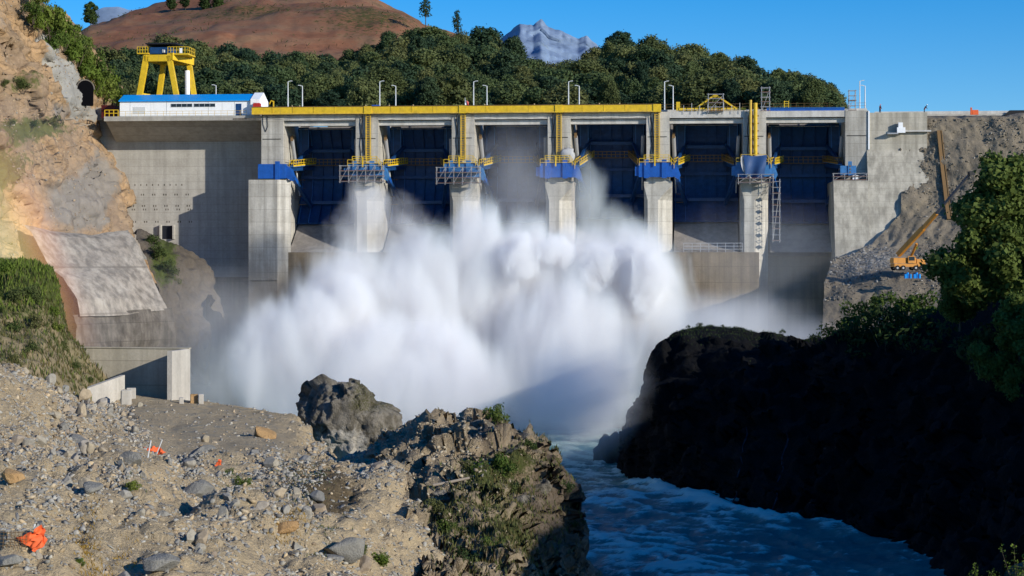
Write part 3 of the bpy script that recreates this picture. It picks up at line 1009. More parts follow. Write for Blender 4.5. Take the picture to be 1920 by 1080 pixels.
# ---- right abutment
u0 = U(1565, -6)
t = dthing('abutment_wall', 'weathered pale concrete abutment wall right of the gates', 'dam wall', u0, -6, 0)
prof = [(6.02, Z(216)), (5.98, Z(284)), (3.4, Z(342)), (-1.5, Z(480)), (-2, 2), (26, 2), (26, Z(216))]
low = [(3.3, Z(342)), (-1.6, Z(480)), (-2.1, 2), (26, 2), (26, Z(342))]
MB().prism(low, 0, U(1627, -2) - u0 - .02).build('lower_block', M['abut'], t)
MB().prism(prof, U(1627, -2) - u0, U(1741, -2) - u0).build('upper_wall', M['abut'], t)
MB().bar((U(1629, 0) - u0, 5.9, Z(213)), (U(1629, 0) - u0, 5.9, Z(284)), .25).build('corner_pipe', M['white'], t)
MB().box(U(1690, 0) - u0, U(1745, 0) - u0, 5.2, 5.9, Z(252), Z(249)).build('ledge', M['beam'], t)
MB().box(U(1663, 0) - u0, U(1683, 0) - u0, 4.6, 5.97, Z(256.5), Z(254)).build('landing', M['steel'], t)
o = tag(MB().box(0, 1.5, 0, 1, 0, 1.0).box(.25, 1.05, .1, .9, 1.0, 1.9).build('equipment_cabinet', M['white'], None, D(U(1682, -1), -1.2, Z(254))), 'small stacked white cabinets on the ledge of the abutment wall', 'cabinet')
o.rotation_euler = (0, 0, -A)
o = tag(MB().box(0, 1.0, 0, .8, 0, .7).box(-.05, 1.05, -.05, .85, .7, .78).build('equipment_cabinet', M['white'], None, D(U(1597), -2.2, Z(340))), 'small white box on the platform of the seventh pier', 'box')
o.rotation_euler = (0, 0, -A)
# crest parapet on the right
t = dthing('crest_parapet', 'low pale concrete parapet of the crest road on the right, dark at its far end', 'parapet', U(1640, 9), 9, Z(217))
a = U(1640, 9)
MB().box(0, U(1900, 9) - a, 0, .4, 0, .95).build('parapet', M['beam'], t)
MB().prismy([(U(1882, 8) - a, 0), (U(1893, 8) - a, .95), (U(2000, 8) - a, .95), (U(2000, 8) - a, 0)], -1.2, -.6).build('end_panel', M['cable'], t)
MB().box(U(1735, 8) - a, U(1895, 8) - a, -.8, -.3, 0, .35).build('kerb', M['block'], t)


# ---- lamp posts
def lamp(px, v, top, head, label):
    u = U(px, v)
    zb0 = ZT + .5
    t = dthing('lamp_post', label, 'lamp post', u, v, zb0, 'lamp posts on the dam crest')
    h = Zp(top, u, v) - zb0
    MB().tube((0, 0, 0), (0, 0, h), .13, .085, 8).build('pole', M['lamp'], t)
    MB().bar((0, 0, h - .05), (head * .5, 0, h + .1), .12).bar((head * .35, 0, h + .1), (head * .85, 0, h + .12), .2, .12).build('lamp_head', M['lamp'], t)
    return t


names = [('first', 'first'), ('second', 'second'), ('third', 'third'), ('fourth', 'fourth'), ('fifth', 'fifth')]
for k, (a, b) in enumerate(((540, 567), (712, 742), (888, 913), (1066, 1086), (1246, 1262))):
    where = ['above the first gate bay', 'beside the second pier', 'beside the flag on the third pier', 'near the fourth pier', 'beside the fifth pier'][k]
    lamp(a, 7.0, 153, 1, f'tall grey lamp post on the crest {where}')
    lamp(b, 10.5, 161, -1, f'shorter far side lamp post on the crest {where}')
lamp(405, 11, 160, -1, 'small lamp post showing above the blue roof')
lamp(1612, 5, 152, 1, 'tall white pole lamp beside the seventh pier scaffold')
lamp(1622, 8, 161, -1, 'shorter white pole lamp right of the tall one at the last pier')
for px in (536 + 12, 562 + 0, 686, 730, 775, 909, 1002, 1124, 1162):
    u = U(px, 3.4)
    o = tag(MB().tube((0, 0, 0), (0, 0, .95 + .5 * random.random()), .06, n=6).box(-.1, .1, -.1, .1, 1.2, 1.42).build('marker_post', M['wood'], None, D(u, 3.4, ZT + .55)),
            'short pale marker post on the crest road above the yellow beams', 'post', 'marker posts on the crest')
u = U(872, 5)
t = dthing('flag', 'small red and white flag on a thin pole at the third pier', 'flag', u, 5, ZT + .55)
MB().tube((0, 0, 0), (0, 0, 2.8), .04, n=6).build('pole', M['lamp'], t)
V = [(x * .14, .1 * math.sin(x * .9 + z), 1.5 + z * .32 - .1 * x) for z in range(4) for x in range(6)]
Fq = [(r * 6 + c, r * 6 + c + 1, r * 6 + c + 7, r * 6 + c + 6) for r in range(3) for c in range(5)]
o = link('cloth', np_mesh('cloth', V, Fq, M['red']), t)
o.data.materials.append(M['white'])
for k, p in enumerate(o.data.polygons): p.material_index = 1 if k % 5 < 2 else 0
o = tag(MB().box(0, 1.5, 0, 1.4, 0, .45).prism([(0, .45), (.7, .85), (1.4, .45)], 0, 1.5).build('tool_tent', M['blue'], None, D(U(698, 2), 1.2, ZT + 1.0)), 'small bright blue cover on the crest at the second pier', 'cover')
t = dthing('jib_hoist', 'small yellow jib arm standing on the beam beside the first pier', 'hoist', U(513, -.4), -.4, ZT + 1.42)
MB().bar((0, 0, 0), (0, 0, 1.1), .2).build('post', M['yellow'], t)
MB().bar((.1, 0, 1.0), (-.5, 0, 1.2), .22).bar((-.5, 0, 1.2), (-.8, 0, .5), .16).build('arm', M['yellow'], t)


# ---- site workers on the right of the crest (tiny)
def person(label, u, v, z, pose=0.0, rz=0.0):
    t = dthing('person', label, 'person', u, v, z)
    t.rotation_euler = (0, 0, rz)
    J = [(0, 0, .95), (0, -.02 - pose * .15, 1.2), (0, -.05 - pose * .3, 1.45), (0, -.06 - pose * .42, 1.55), (0, -.08 - pose * .5, 1.68),
         (-.1, 0, .9), (-.12, -.06, .5), (-.12, 0, .06), (-.12, -.16, .03), (.1, 0, .9), (.12, .03, .5), (.12, .08, .06), (.12, -.08, .03),
         (-.2, -.05 - pose * .3, 1.42), (-.26, -.08 - pose * .4, 1.14), (-.24, -.25 - pose * .4, .95), (.2, -.05 - pose * .3, 1.42), (.26, -.06 - pose * .4, 1.14), (.24, -.22 - pose * .4, .95)]
    E = [(0, 1), (1, 2), (2, 3), (3, 4), (0, 5), (5, 6), (6, 7), (7, 8), (0, 9), (9, 10), (10, 11), (11, 12), (2, 13), (13, 14), (14, 15), (2, 16), (16, 17), (17, 18)]
    Rr = [.15, .15, .16, .06, .1, .1, .075, .05, .04, .1, .075, .05, .04, .07, .055, .04, .07, .055, .04]
    me = bpy.data.meshes.new('body'); me.from_pydata(J, E, [])
    o = link('body', me, t)
    sk = o.modifiers.new('skin', 'SKIN')
    for q, r in zip(me.skin_vertices[0].data, Rr): q.radius = (r, r)
    me.skin_vertices[0].data[0].use_root = True
    o.modifiers.new('sub', 'SUBSURF').levels = 1
    me.materials.append(M['trouser'])
    p = pose
    MB().loft([[(c * .19 * w2, -.03 - p * .15 * k + s * .14 * w2, .92 + k * .27) for c, s in [(math.cos(q * .785), math.sin(q * .785)) for q in range(8)]] for k, w2 in ((0, 1.0), (1, 1.0), (2, 1.15))]).build('vest', M['hivis'], t)
    MB().tube((0, -.08 - p * .5, 1.7), (0, -.08 - p * .5, 1.82), .13, .07, 8).build('helmet', M['hivis'] if pose < .3 else M['white'], t)
    return t


person('worker in an orange vest standing on the crest at the top of the abutment wall', U(1650, 3), 3, Z(216.5), .0, 2.0)
person('worker with a white helmet bending over on the crest road', U(1733, 4), 4, Z(216.5), .9, 1.2)
t = dthing('barrier', 'bright orange plastic barrier at the edge of the crest road', 'barrier', U(1821, 3), 3, Z(219))
MB().prism([(-.25, 0), (-.1, .9), (.1, .9), (.25, 0)], .2, 1.3).build('body', M['orange'], t)
MB().box(-.15, .15, -.2, .2, 0, 1.35).build('post', M['orange'], t)

# ================================================================== TERRAIN
def struct(o, label=None): return tag(o, label, None, None, 'structure')


def blend(x, a, b): return np.clip((x - a) / (b - a), 0, 1)


def spot(px, py, cx, cy, rx, ry): return np.clip(1.25 - np.hypot((px - cx) / rx, (py - cy) / ry), 0, 1)


TAN = (.46, .33, .20)
M['cut'] = earth('cut_slope_soil', [(.23, .155, .10), (.34, .24, .15), (.47, .30, .155), (.30, .225, .16)], .09, rock=(.27, .235, .195), veg=(.13, .13, .045), strat=.9, shot=(.33, .315, .28), crack=.35)
M['greenhill'] = earth('grassy_soil', [(.20, .17, .09), (.28, .22, .13), (.17, .16, .07)], .2, rock=(.33, .31, .28), veg=(.08, .10, .025))
M['rubble'] = earth('rubble_slope', [(.185, .155, .115), (.26, .215, .155), (.22, .185, .135)], .12)
M['gravel'] = earth('gravel_soil', [(.43, .335, .205), (.55, .435, .275), (.48, .385, .245)], .4, rock=(.36, .335, .265), veg=(.20, .15, .085), bump=1.0)
M['cliffrock'] = earth('shaded_cliff_rock', [(.004, .005, .006), (.009, .009, .010), (.006, .007, .007)], .3, bump=.8)  # near-black colour carries the gorge shade, not only the rock's own tone
M['rock'] = earth('weathered_rock', [(.07, .062, .05), (.17, .15, .115), (.30, .27, .22), (.11, .10, .065)], .6, rock=(.55, .51, .44), veg=(.10, .10, .03), bump=.9)
M['rockmass'] = earth('rocky_bank', [(.24, .18, .12), (.33, .26, .17), (.40, .33, .23)], .35, rock=(.16, .125, .09), veg=(.085, .095, .03), bump=.9)
M['brownhill'] = earth('brown_hillside', [(.20, .09, .05), (.27, .12, .065), (.27, .15, .085), (.16, .105, .055)], .035, veg=(.10, .085, .03), bump=.2)
M['mount'] = earth('hazed_mountain', [(.19, .27, .41), (.215, .295, .43), (.25, .325, .45)], .0035, strat=.4, bump=.0)  # air haze put into the blue-grey base colour
M['forestfloor'] = earth('forest_floor', [(.02, .028, .012), (.035, .045, .018)], .05)

# stones: vertex colour
t = NT('loose_stone')
c = t.node('ShaderNodeVertexColor', layer_name='col').outputs[0]
n = t.noise(t.pos(), 5.0, 4, .7)
t.fin(t.mix(.7, c, t.ramp(n, [(.3, .6), (.7, 1.1)]), 'MULTIPLY'), .9, .15)
M['stone'] = t.m
t = NT('boulder_stone')
r = t.rnd()
c = t.ramp(r, [(0, (.26, .25, .22)), (.3, (.33, .31, .27)), (.5, (.37, .33, .25)), (.7, (.42, .34, .23)), (.85, (.30, .235, .17)), (1, (.44, .40, .33))])
n = t.noise(t.obj(), 2.2, 6, .7)
c = t.mix(.75, c, t.ramp(n, [(.3, .5), (.7, 1.1)]), 'MULTIPLY')
t.bump(n, .6, .1)
t.fin(c, .9, .15)
M['boulder'] = t.m
M['boulder_orange'] = earth('orange_stone', [(.42, .25, .11), (.54, .35, .17)], .9)
M['boulder_grey'] = earth('grey_stone', [(.22, .215, .195), (.33, .315, .275)], .9)

STONES = [stone_shape(1, s, 6) for s in range(8)]
BOULD = [stone_shape(4, 40 + s, 22) for s in range(7)]


def stone_cols(n, pal=None, rng=RNG):
    pal = np.array(pal if pal is not None else [(.36, .345, .30), (.44, .415, .35), (.53, .43, .29), (.55, .42, .255), (.27, .26, .24), (.50, .465, .39), (.41, .31, .20), (.35, .335, .30), (.40, .385, .34), (.30, .285, .255)])
    return pal[rng.integers(0, len(pal), n)] * rng.uniform(.62, 1.0, (n, 1))


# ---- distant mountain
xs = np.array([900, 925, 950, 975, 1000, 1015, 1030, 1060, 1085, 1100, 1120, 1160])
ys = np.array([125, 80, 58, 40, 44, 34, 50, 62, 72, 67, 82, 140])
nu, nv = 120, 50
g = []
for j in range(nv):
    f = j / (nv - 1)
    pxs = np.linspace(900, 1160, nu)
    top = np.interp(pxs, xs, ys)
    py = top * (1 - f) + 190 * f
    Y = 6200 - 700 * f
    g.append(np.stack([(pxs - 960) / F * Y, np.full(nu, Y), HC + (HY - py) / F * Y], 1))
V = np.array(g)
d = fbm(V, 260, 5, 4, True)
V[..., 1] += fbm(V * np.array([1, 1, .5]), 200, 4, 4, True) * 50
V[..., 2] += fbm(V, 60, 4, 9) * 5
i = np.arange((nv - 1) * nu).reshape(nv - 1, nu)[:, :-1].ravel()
struct(link('mountain', np_mesh('mountain', V.reshape(-1, 3), np.stack([i, i + 1, i + nu + 1, i + nu], 1), M['mount'], True)), 'distant bare rocky mountain peak, tinted blue grey for haze, on the skyline')
rows = [[(170, 26, 5200), (195, 18, 5200), (222, 15, 5200), (240, 20, 5200), (300, 14, 5200)], [(170, 120, 5000), (300, 120, 5000)]]
struct(Sheet(rows, 30, 8, 0).displace(8, 150, 3, 2).build('mountain', M['mount']), 'faint far ridge left of the brown hill')

# ---- brown hill
rows = [[(40, 120, 1100), (165, 50, 1120), (230, 26, 1150), (300, 6, 1180), (420, -18, 1200), (560, -25, 1200), (690, -3, 1180), (760, 26, 1160), (800, 48, 1150), (870, 72, 1140), (950, 110, 1130), (1060, 160, 1120)],
        [(40, 120, 1000), (170, 90, 1000), (400, 60, 1000), (700, 70, 1000), (880, 100, 1000), (1060, 180, 1000)],
        [(40, 300, 820), (400, 230, 820), (700, 230, 820), (1060, 260, 820)]]
rows = [[(p[0], p[1] + 8, p[2] + 200) for p in rows[0]]] + rows
hill = Sheet(rows, 200, 110).displace(4.0, 90, 5, 3).displace(.9, 22, 5, 5, True)
hill.attr('veg', lambda x, y: .25 + .35 * spot(x, y, 700, 40, 120, 30) + .3 * spot(x, y, 460, 20, 200, 20))
struct(hill.build('hill', M['brownhill']), 'reddish brown bare hill behind the forest')

# ---- forested rise behind the dam
SKY = np.array([(170, 120), (215, 90), (260, 92), (300, 76), (350, 72), (400, 96), (470, 84), (530, 104), (600, 100), (650, 98), (690, 88), (720, 66), (770, 52), (800, 50), (835, 56), (870, 70), (900, 58), (940, 66), (975, 84), (1005, 104),
                (1040, 116), (1085, 118), (1110, 100), (1130, 72), (1180, 60), (1225, 68), (1246, 92), (1262, 108), (1285, 88), (1330, 96), (1390, 110), (1422, 128), (1440, 150), (1465, 138), (1500, 146), (1530, 164), (1556, 184), (1590, 186)])


def skyl(px): return float(np.interp(px, SKY[:, 0], SKY[:, 1]))


rows = []
for f, Y in ((0, 420), (.0, 455), (.35, 560), (.7, 660), (1, 760), (1, 860)):
    rows.append([(x, (1 - f) * 235 + f * (skyl(x) + 60) + (25 if Y == 860 else 0), Y) for x in range(60, 1660, 40)])
fl = Sheet(rows[::-1], 90, 40).displace(1.0, 15, 3, 2)
struct(fl.build('forest_ground', M['forestfloor']), 'wooded rise behind the dam')


def make_tree(name, h, cw, seed, m, per=150, leaf=.42, br=1.0, bark='bark', nb=16, low=.25, dome=False):
    """prototype tree: tapered trunk with limbs, crown of leaf clumps"""
    r = np.random.default_rng(seed)
    root = bpy.data.objects.new(name, None); COL.objects.link(root)
    mb = MB()
    lean = r.normal(0, .03, 2) * h
    mb.tube((0, 0, -1.5), (lean[0] * .4, lean[1] * .4, h * .45), .035 * h * .6, .02 * h * .6, 7)
    mb.tube((lean[0] * .4, lean[1] * .4, h * .45), (lean[0], lean[1], h * .85), .02 * h * .6, .006 * h, 6)
    blobs = []
    for k in range(nb):
        f = k / (nb - 1)
        zz = h * (low + (.93 - low) * f)
        wid = cw * .5 * (math.sin(math.pi * min(1, .18 + .82 * f) * .93) ** .8) * (1 - .25 * f)
        if dome: wid = cw * .5 * math.sqrt(max(.05, 1 - ((f - .42) / .64) ** 2))
        an = k * 2.4 + r.uniform(-.5, .5)
        rad = wid * (r.uniform(.45, .8) if dome else r.uniform(.3, .78) if br > .7 else r.uniform(.25, 1.08))
        bz = cw * r.uniform(.15, .26) * (1.1 - .35 * f) * br
        x, y = lean[0] * f + rad * math.cos(an), lean[1] * f + rad * math.sin(an)
        blobs.append((x, y, zz, bz))
        if k % 2 == 0: mb.tube((lean[0] * f * .6, lean[1] * f * .6, zz * .7), (x, y, zz), .012 * h * .5, .004 * h, 5)
    mb.build('trunk', M[bark], root)
    c, nrm = crown_points(blobs, per / (cw * cw) * 36, r, .6)
    V, Fq = leaf_quads(c, leaf * r.uniform(.6, 1.3, len(c)), r, 0, .7, nrm)
    link('crown', np_mesh('crown', V, Fq, m), root)
    return root


def place(root, loc, s, rz, label, group, cat='tree', used=set()):
    o = root if root.name not in used else copy_tree(root)
    used.add(root.name); used.add(o.name)
    o.location = [float(q) for q in loc]; o.rotation_euler = (0, 0, rz)
    o.scale = (s, s, s) if not isinstance(s, tuple) else s
    return tag(o, label, cat, group)


FT = [make_tree('forest_tree', 10, 7.0 + (k % 3) * .9, 100 + k, M[['forest', 'forest_olive', 'forest', 'forest_blue', 'forest', 'forest_olive', 'forest_blue'][k]], 260, .27, nb=19, low=.26, br=1.12, dome=True) for k in range(7)]
bays = ['behind the control building', 'above the first gate bay', 'above the second gate bay', 'above the third gate bay', 'above the fourth gate bay', 'above the fifth gate bay', 'above the sixth gate bay']
bx_ = [485, 690, 868, 1048, 1232, 1415, 3000]
nrow = 7
shape = ['broad rounded', 'tall narrow', 'rounded']
for r in range(nrow):
    f = r / (nrow - 1)
    Y = 440 + 300 * f
    npx = 36
    for k in range(npx):
        px = 195 + (1590 - 195) * (k + .5 * (r % 2) + random.uniform(-.3, .3)) / npx
        if px < 215 and r < 4: continue
        s = random.uniform(.85, 1.2) * 1.0
        sky = skyl(px)
        if r == nrow - 1: ttop = sky + random.uniform(-4, 9)
        else: ttop = 164 * (1 - f) + sky * f + random.uniform(-14, 12)
        if ttop > 186 or (px > 1560 and r < nrow - 2): continue
        # crowns about 70 photo pixels tall whatever the row
        h = (78 + random.uniform(-24, 24)) * Y / F
        if px > 1500: h *= .75
        zt = HC + (HY - ttop) / F * Y
        b = next(i for i, q in enumerate(bx_) if px < q)
        tall = random.random() < .3
        rowname = ['front row', 'front row', 'lower slope', 'middle of the slope', 'upper middle slope', 'upper slope', 'on the skyline'][r]
        lab = f"{'tall narrow' if tall else 'rounded'} dark green forest tree {bays[b]}, {rowname}"
        place(FT[(k * 5 + r * 3) % 7], ((px - 960) / F * Y, Y + random.uniform(-12, 12), zt - h * .97), (h / 10 * (.85 if tall else random.uniform(1.05, 1.4)),) * 2 + (h / 10,), random.uniform(0, 6.3), lab, 'forest trees behind the dam')

# ---- trees on the brown hill
HT = make_tree('hill_tree', 10, 6.5, 300, M['leafdark'], 110, .4, nb=12, low=.15)
for px, top, h, lab in ((170, 3, 42, 'lone round tree on the left shoulder of the brown hill'), (322, -14, 32, 'left dark tree clump on top of the brown hill'), (385, -16, 36, 'dark tree on the brown hilltop, left of its close neighbour'),
                        (410, -18, 38, 'dark tree on the brown hilltop, right of its close neighbour'), (348, -14, 28, 'small dark bush between the hilltop trees')):
    Y = 1060 if px == 170 else 1150
    hh = h * Y / F
    place(HT, ((px - 960) / F * Y, Y, HC + (HY - top) / F * Y - hh), (hh / 10 * 1.15, hh / 10 * 1.15, hh / 10), px, lab, 'trees on the brown hill')
PT = make_tree('pine_tree', 10, 6.2, 310, M['leafdark'], 26, .38, nb=14, low=.4)
for px, top, base, w, lab in ((798, -4, 48, 1.0, 'taller open crowned pine on the right edge of the brown hill'), (857, 18, 80, .62, 'slimmer open crowned pine right of the taller one')):
    Y = 1060
    hh = (base - top) * Y / F
    place(PT, ((px - 960) / F * Y, Y, HC + (HY - base) / F * Y), (hh / 10 * w, hh / 10 * w, hh / 10), px * .3, lab, 'pines on the hill edge')

# ---- left cut slope
rows = [[(-120, -80, 330), (0, -80, 342), (34, -60, 352), (60, -60, 375)],
        [(-120, 0, 325), (0, 0, 338), (48, 2, 352), (75, -5, 378)],
        [(-120, 60, 321), (0, 60, 333), (78, 55, 352), (130, 30, 385)],
        [(-120, 120, 317), (0, 120, 329), (118, 112, 356), (185, 90, 392)],
        [(-120, 180, 312), (0, 180, 324), (120, 180, 350), (186, 182, 376), (240, 170, 395)],
        [(-120, 225, 309), (0, 225, 321), (110, 225, 350), (163, 224, 368), (200, 224, 385)],
        [(-120, 270, 306), (0, 270, 318), (110, 270, 344), (178, 268, 372), (215, 268, 385)],
        [(-120, 330, 302), (0, 330, 313), (120, 330, 338), (205, 328, 371), (240, 330, 385)],
        [(-120, 430, 297), (0, 430, 306), (120, 430, 332), (240, 432, 368), (268, 440, 380)],
        [(-120, 540, 292), (0, 540, 299), (120, 560, 318), (230, 570, 336), (340, 560, 358)],
        [(-120, 660, 286), (0, 660, 292), (120, 660, 306), (250, 660, 322), (370, 650, 345)],
        [(-120, 780, 280), (0, 780, 286), (370, 780, 330)]]
cut = Sheet(rows, 150, 260, 3)
cut.displace(1.6, 20, 5, 11, True, lambda x, y: 1 - .8 * blend(x, 90, 140) * blend(y, 240, 200)).displace(.5, 3.5, 5, 12, True)
cut.crag(420, .16, .8, 91, (1, 1, 1.5), lambda x, y: 1 - .8 * blend(x, 90, 140) * blend(y, 240, 200))


def strip(x, y):
    c_ = np.interp(y, [50, 110, 150, 200, 230], [84, 118, 134, 158, 168]); w_ = np.interp(y, [50, 110, 125, 200], [9, 14, 26, 24])
    return np.clip(1.4 - np.abs(x - c_) / w_, 0, 1) * blend(y, 45, 70) * blend(y, 235, 215)


cut.attr('shot', strip)
cut.attr('veg', lambda x, y: .8 * spot(x, y, 70, 238, 110, 26) + .55 * spot(x, y, 45, 150, 35, 40) + .6 * spot(x, y, 10, 330, 60, 90) + .35 * spot(x, y, 60, 300, 70, 50))
cut.attr('rock', lambda x, y: .6 * spot(x, y, 110, 215, 70, 40) + .7 * spot(x, y, 150, 380, 80, 90) + .35 * spot(x, y, 20, 40, 40, 40) + .5 * spot(x, y, 190, 330, 40, 90))
struct(cut.build('hillside', M['cut']), 'steep orange brown excavated hillside at the left')
# sprayed concrete band and tunnel portal
pc = cut.at(153, 176) + np.array([.4, .9, 0])
t = thing('tunnel_portal', 'dark arched tunnel mouth at the left end of the dam crest', 'tunnel', pc, .75)
arch = [(math.cos(math.pi * k / 10) * 1.8, .9 + math.sin(math.pi * k / 10) * 1.7) for k in range(11)]
outer = [(x * 1.12, z * 1.08 if z > .5 else z) for x, z in arch]
mb = MB()
poly = [(x, z) for x, z in outer] + [(-1.75, -2.2), (1.75, -2.2)]
MB().prismy([(1.75, -2.2)] + arch + [(-1.75, -2.2)], -.2, .6).build('mouth', M['dark'], t)
mb = MB()
for k in range(10):
    a, b = arch[k], arch[k + 1]; c, d = outer[k], outer[k + 1]
    mb.prismy([a, c, d, b], -.35, .2)
mb.build('portal_ring', M['lowwall'], t)
r = random.Random(3)
mb = MB()
for k in range(22):
    p = P(r.uniform(136, 163), r.uniform(200, 238), 352)
    q = p + np.array([r.uniform(-1.6, 1.8), r.uniform(-.5, .5), r.uniform(-.6, .6)])
    mb.bar(p, q, .14)
tag(mb.build('brushwood_heap', M['driedwood']), 'heap of pale broken branches and planks below the tunnel mouth', 'brushwood', kind='stuff')

# ---- concrete lining slab at the foot of the left slope
rows = [[(58, 427, 322), (110, 431, 326), (180, 436, 331), (250, 433, 336)], [(72, 440, 320), (258, 442, 335)], [(112, 505, 316), (290, 500, 331)], [(132, 520, 315), (300, 520, 330)], [(158, 560, 313), (318, 560, 328)], [(162, 592, 312), (240, 590, 319), (326, 578, 327)]]
sl = Sheet(rows, 70, 60, 1)
sl.V -= np.array([0, 5.0, 0])
sl.displace(.45, 9, 4, 31).displace(.05, 1.5, 3, 8)
tag(sl.build('concrete_lining', M['lining']), 'large pale streaked concrete slab lining the foot of the left slope', 'concrete slab')
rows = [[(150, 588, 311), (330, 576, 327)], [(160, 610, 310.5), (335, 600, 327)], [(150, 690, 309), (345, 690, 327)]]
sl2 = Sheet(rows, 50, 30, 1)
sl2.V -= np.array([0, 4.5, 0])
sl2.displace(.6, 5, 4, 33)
tag(sl2.build('retaining_wall', M['lowwall']), 'stained recessed wall, darkened for shade, under the pale concrete slab', 'wall')
# dark spur between slab and dam
rows = [[(250, 432, 352), (300, 446, 353), (345, 447, 354), (385, 485, 356), (402, 520, 357), (420, 600, 360)], [(262, 445, 337), (320, 470, 337), (370, 500, 340), (392, 545, 344)], [(300, 530, 329), (340, 540, 331), (385, 580, 335)], [(325, 600, 327), (390, 620, 332)], [(330, 720, 324), (400, 720, 328)]]
sp = Sheet(rows, 60, 70)
sp.displace(.9, 6, 5, 3, True)
sp.attr('veg', lambda x, y: .9 * spot(x, y, 312, 485, 34, 60))
sp.attr('rock', lambda x, y: .35 + 0 * x)
M['spur'] = earth('shaded_spur_soil', [(.09, .075, .058), (.135, .11, .082), (.08, .068, .055)], .2, rock=(.12, .10, .085), veg=(.09, .11, .03))  # soil colour lowered to stand for the spur's partial shade
struct(sp.build('rock_spur', M['spur']), 'grassy rock spur, darkened for shade, between the concrete slab and the dam wall')

# ---- near green mound on the left
rows = [[(-120, 470, 262), (0, 485, 258), (50, 492, 256), (96, 505, 255), (108, 560, 254), (118, 610, 252), (150, 645, 250), (180, 690, 248), (205, 722, 246)],
        [(-120, 480, 243), (0, 498, 240), (60, 510, 240), (96, 530, 241), (106, 590, 241), (125, 640, 241), (160, 690, 240), (196, 726, 239)],
        [(-120, 600, 226), (0, 610, 226), (80, 640, 228), (130, 690, 231), (175, 740, 234)], [(-120, 720, 205), (0, 720, 208), (100, 745, 216), (165, 780, 224)], [(-120, 800, 200), (165, 830, 220)]]
rows = [[(p[0], p[1] + 30, p[2] + 12) for p in rows[0]]] + rows
gm = Sheet(rows, 110, 110)
gm.displace(.8, 6, 5, 15).displace(.3, 1.5, 3, 16)
gm.attr('veg', lambda x, y: .25 + .6 * blend(y, 640, 520))
gm.attr('rock', lambda x, y: .5 * blend(y, 600, 720) * blend(x, 140, 60))
struct(gm.build('mound', M['greenhill']), 'grass covered mound at the left behind the gravel pile')

# ---- right embankment
rows = [[(1560, 214, 376), (1760, 213, 376), (2060, 213, 372)],
        [(1560, 217, 362), (1720, 220, 357), (1770, 219, 356), (2060, 218, 350)],
        [(1672, 262, 356.5), (1720, 252, 355.5), (1760, 234, 355), (2060, 230, 349)],
        [(1684, 300, 355), (1800, 300, 351.5), (2060, 300, 346)],
        [(1690, 345, 352.6), (1800, 345, 350), (2060, 345, 343)],
        [(1690, 400, 350), (1800, 400, 347), (2060, 400, 338)],
        [(1632, 460, 347.5), (1720, 462, 344), (2060, 470, 332)],
        [(1560, 490, 338), (1660, 494, 331), (1760, 500, 325), (2060, 520, 316)],
        [(1545, 530, 325), (1700, 525, 320), (2060, 540, 308)], [(1540, 640, 312), (2060, 640, 300)]]
emb = Sheet(rows, 130, 130, 2)
emb.displace(.55, 7, 5, 21).displace(.22, 1.2, 3, 22)
struct(emb.build('embankment', M['rubble']), 'grey brown rubble slope below the crest road on the right')
RS = np.random.default_rng(5)
pts, nrm, pix = emb.sample(7000, lambda x, y: (y > 222) * (y < 560) * (.25 + (fbm(np.stack([x / 60, y / 60, 0 * x], -1), 1.0, 3, 4) > .1)), RS)
ss = .10 + .28 * RS.random(len(pts)) ** 3
tag(link('rubble', scatter_mesh('rubble', STONES, pts, ss, stone_cols(len(pts), [(.27, .24, .195), (.33, .30, .25), (.22, .19, .15), (.38, .355, .31), (.19, .16, .12), (.26, .22, .165)], RS), M['stone'], RS)), 'loose grey rubble covering the right embankment', 'rubble', None, 'stuff')
pts, nrm, pix = cut.sample(7000, lambda x, y: (y > -10) * (y < 640) * (.2 + (fbm(np.stack([x / 40, y / 40, 0 * x], -1), 1.0, 3, 5) > .1)), RS)
ss = .08 + .34 * RS.random(len(pts)) ** 3
tag(link('rubble', scatter_mesh('rubble', STONES, pts, ss, stone_cols(len(pts), [(.40, .29, .18), (.34, .26, .18), (.46, .34, .21), (.28, .22, .16), (.36, .32, .26)], RS), M['stone'], RS)), 'loose brown stones clinging to the excavated hillside', 'rubble', None, 'stuff')
# boulder heap at the foot of the abutment
pts, nrm, pix = emb.sample(700, lambda x, y: spot(x, y, 1610, 490, 70, 40), RS)
ss = .2 + .4 * RS.random(len(pts)) ** 2
tag(link('riprap', scatter_mesh('riprap', STONES, pts, ss, stone_cols(len(pts), [(.22, .21, .19), (.30, .29, .27), (.17, .16, .15)], RS), M['stone'], RS)), 'heap of broken grey rock at the foot of the abutment wall', 'rock heap', None, 'stuff')
t = thing('rusty_chute', 'long rusty brown sheet chute lying down the rubble slope', 'chute', emb.at(1760, 246))
cpts = [emb.at(1760 + 19 * q / 8, 246 + 165 * q / 8) - np.array(t.location) + np.array([0, -.12, .1]) for q in range(9)]
for it in range(2):
    cpts = [cpts[0]] + [(cpts[q - 1] + cpts[q] * 2 + cpts[q + 1]) / 4 for q in range(1, 8)] + [cpts[8]]
mb = MB()
for q in range(8): mb.bar(cpts[q], cpts[q + 1] + (cpts[q + 1] - cpts[q]) * .01, .85, .25)
mb.build('chute_body', M['rust'], t)
mb = MB()
for q in range(8): mb.bar(cpts[q] + np.array([-.4, -.15, 0]), cpts[q + 1] + np.array([-.4, -.15, 0]), .14, .2)
mb.build('side_lip', M['rust'], t)
mb = MB()
for q in range(8): mb.bar(cpts[q] + np.array([.4, -.15, 0]), cpts[q + 1] + np.array([.4, -.15, 0]), .14, .2)
mb.build('side_lip', M['rust'], t)

M['rebar'] = flat('dark_grey_metal', (.10, .10, .11))
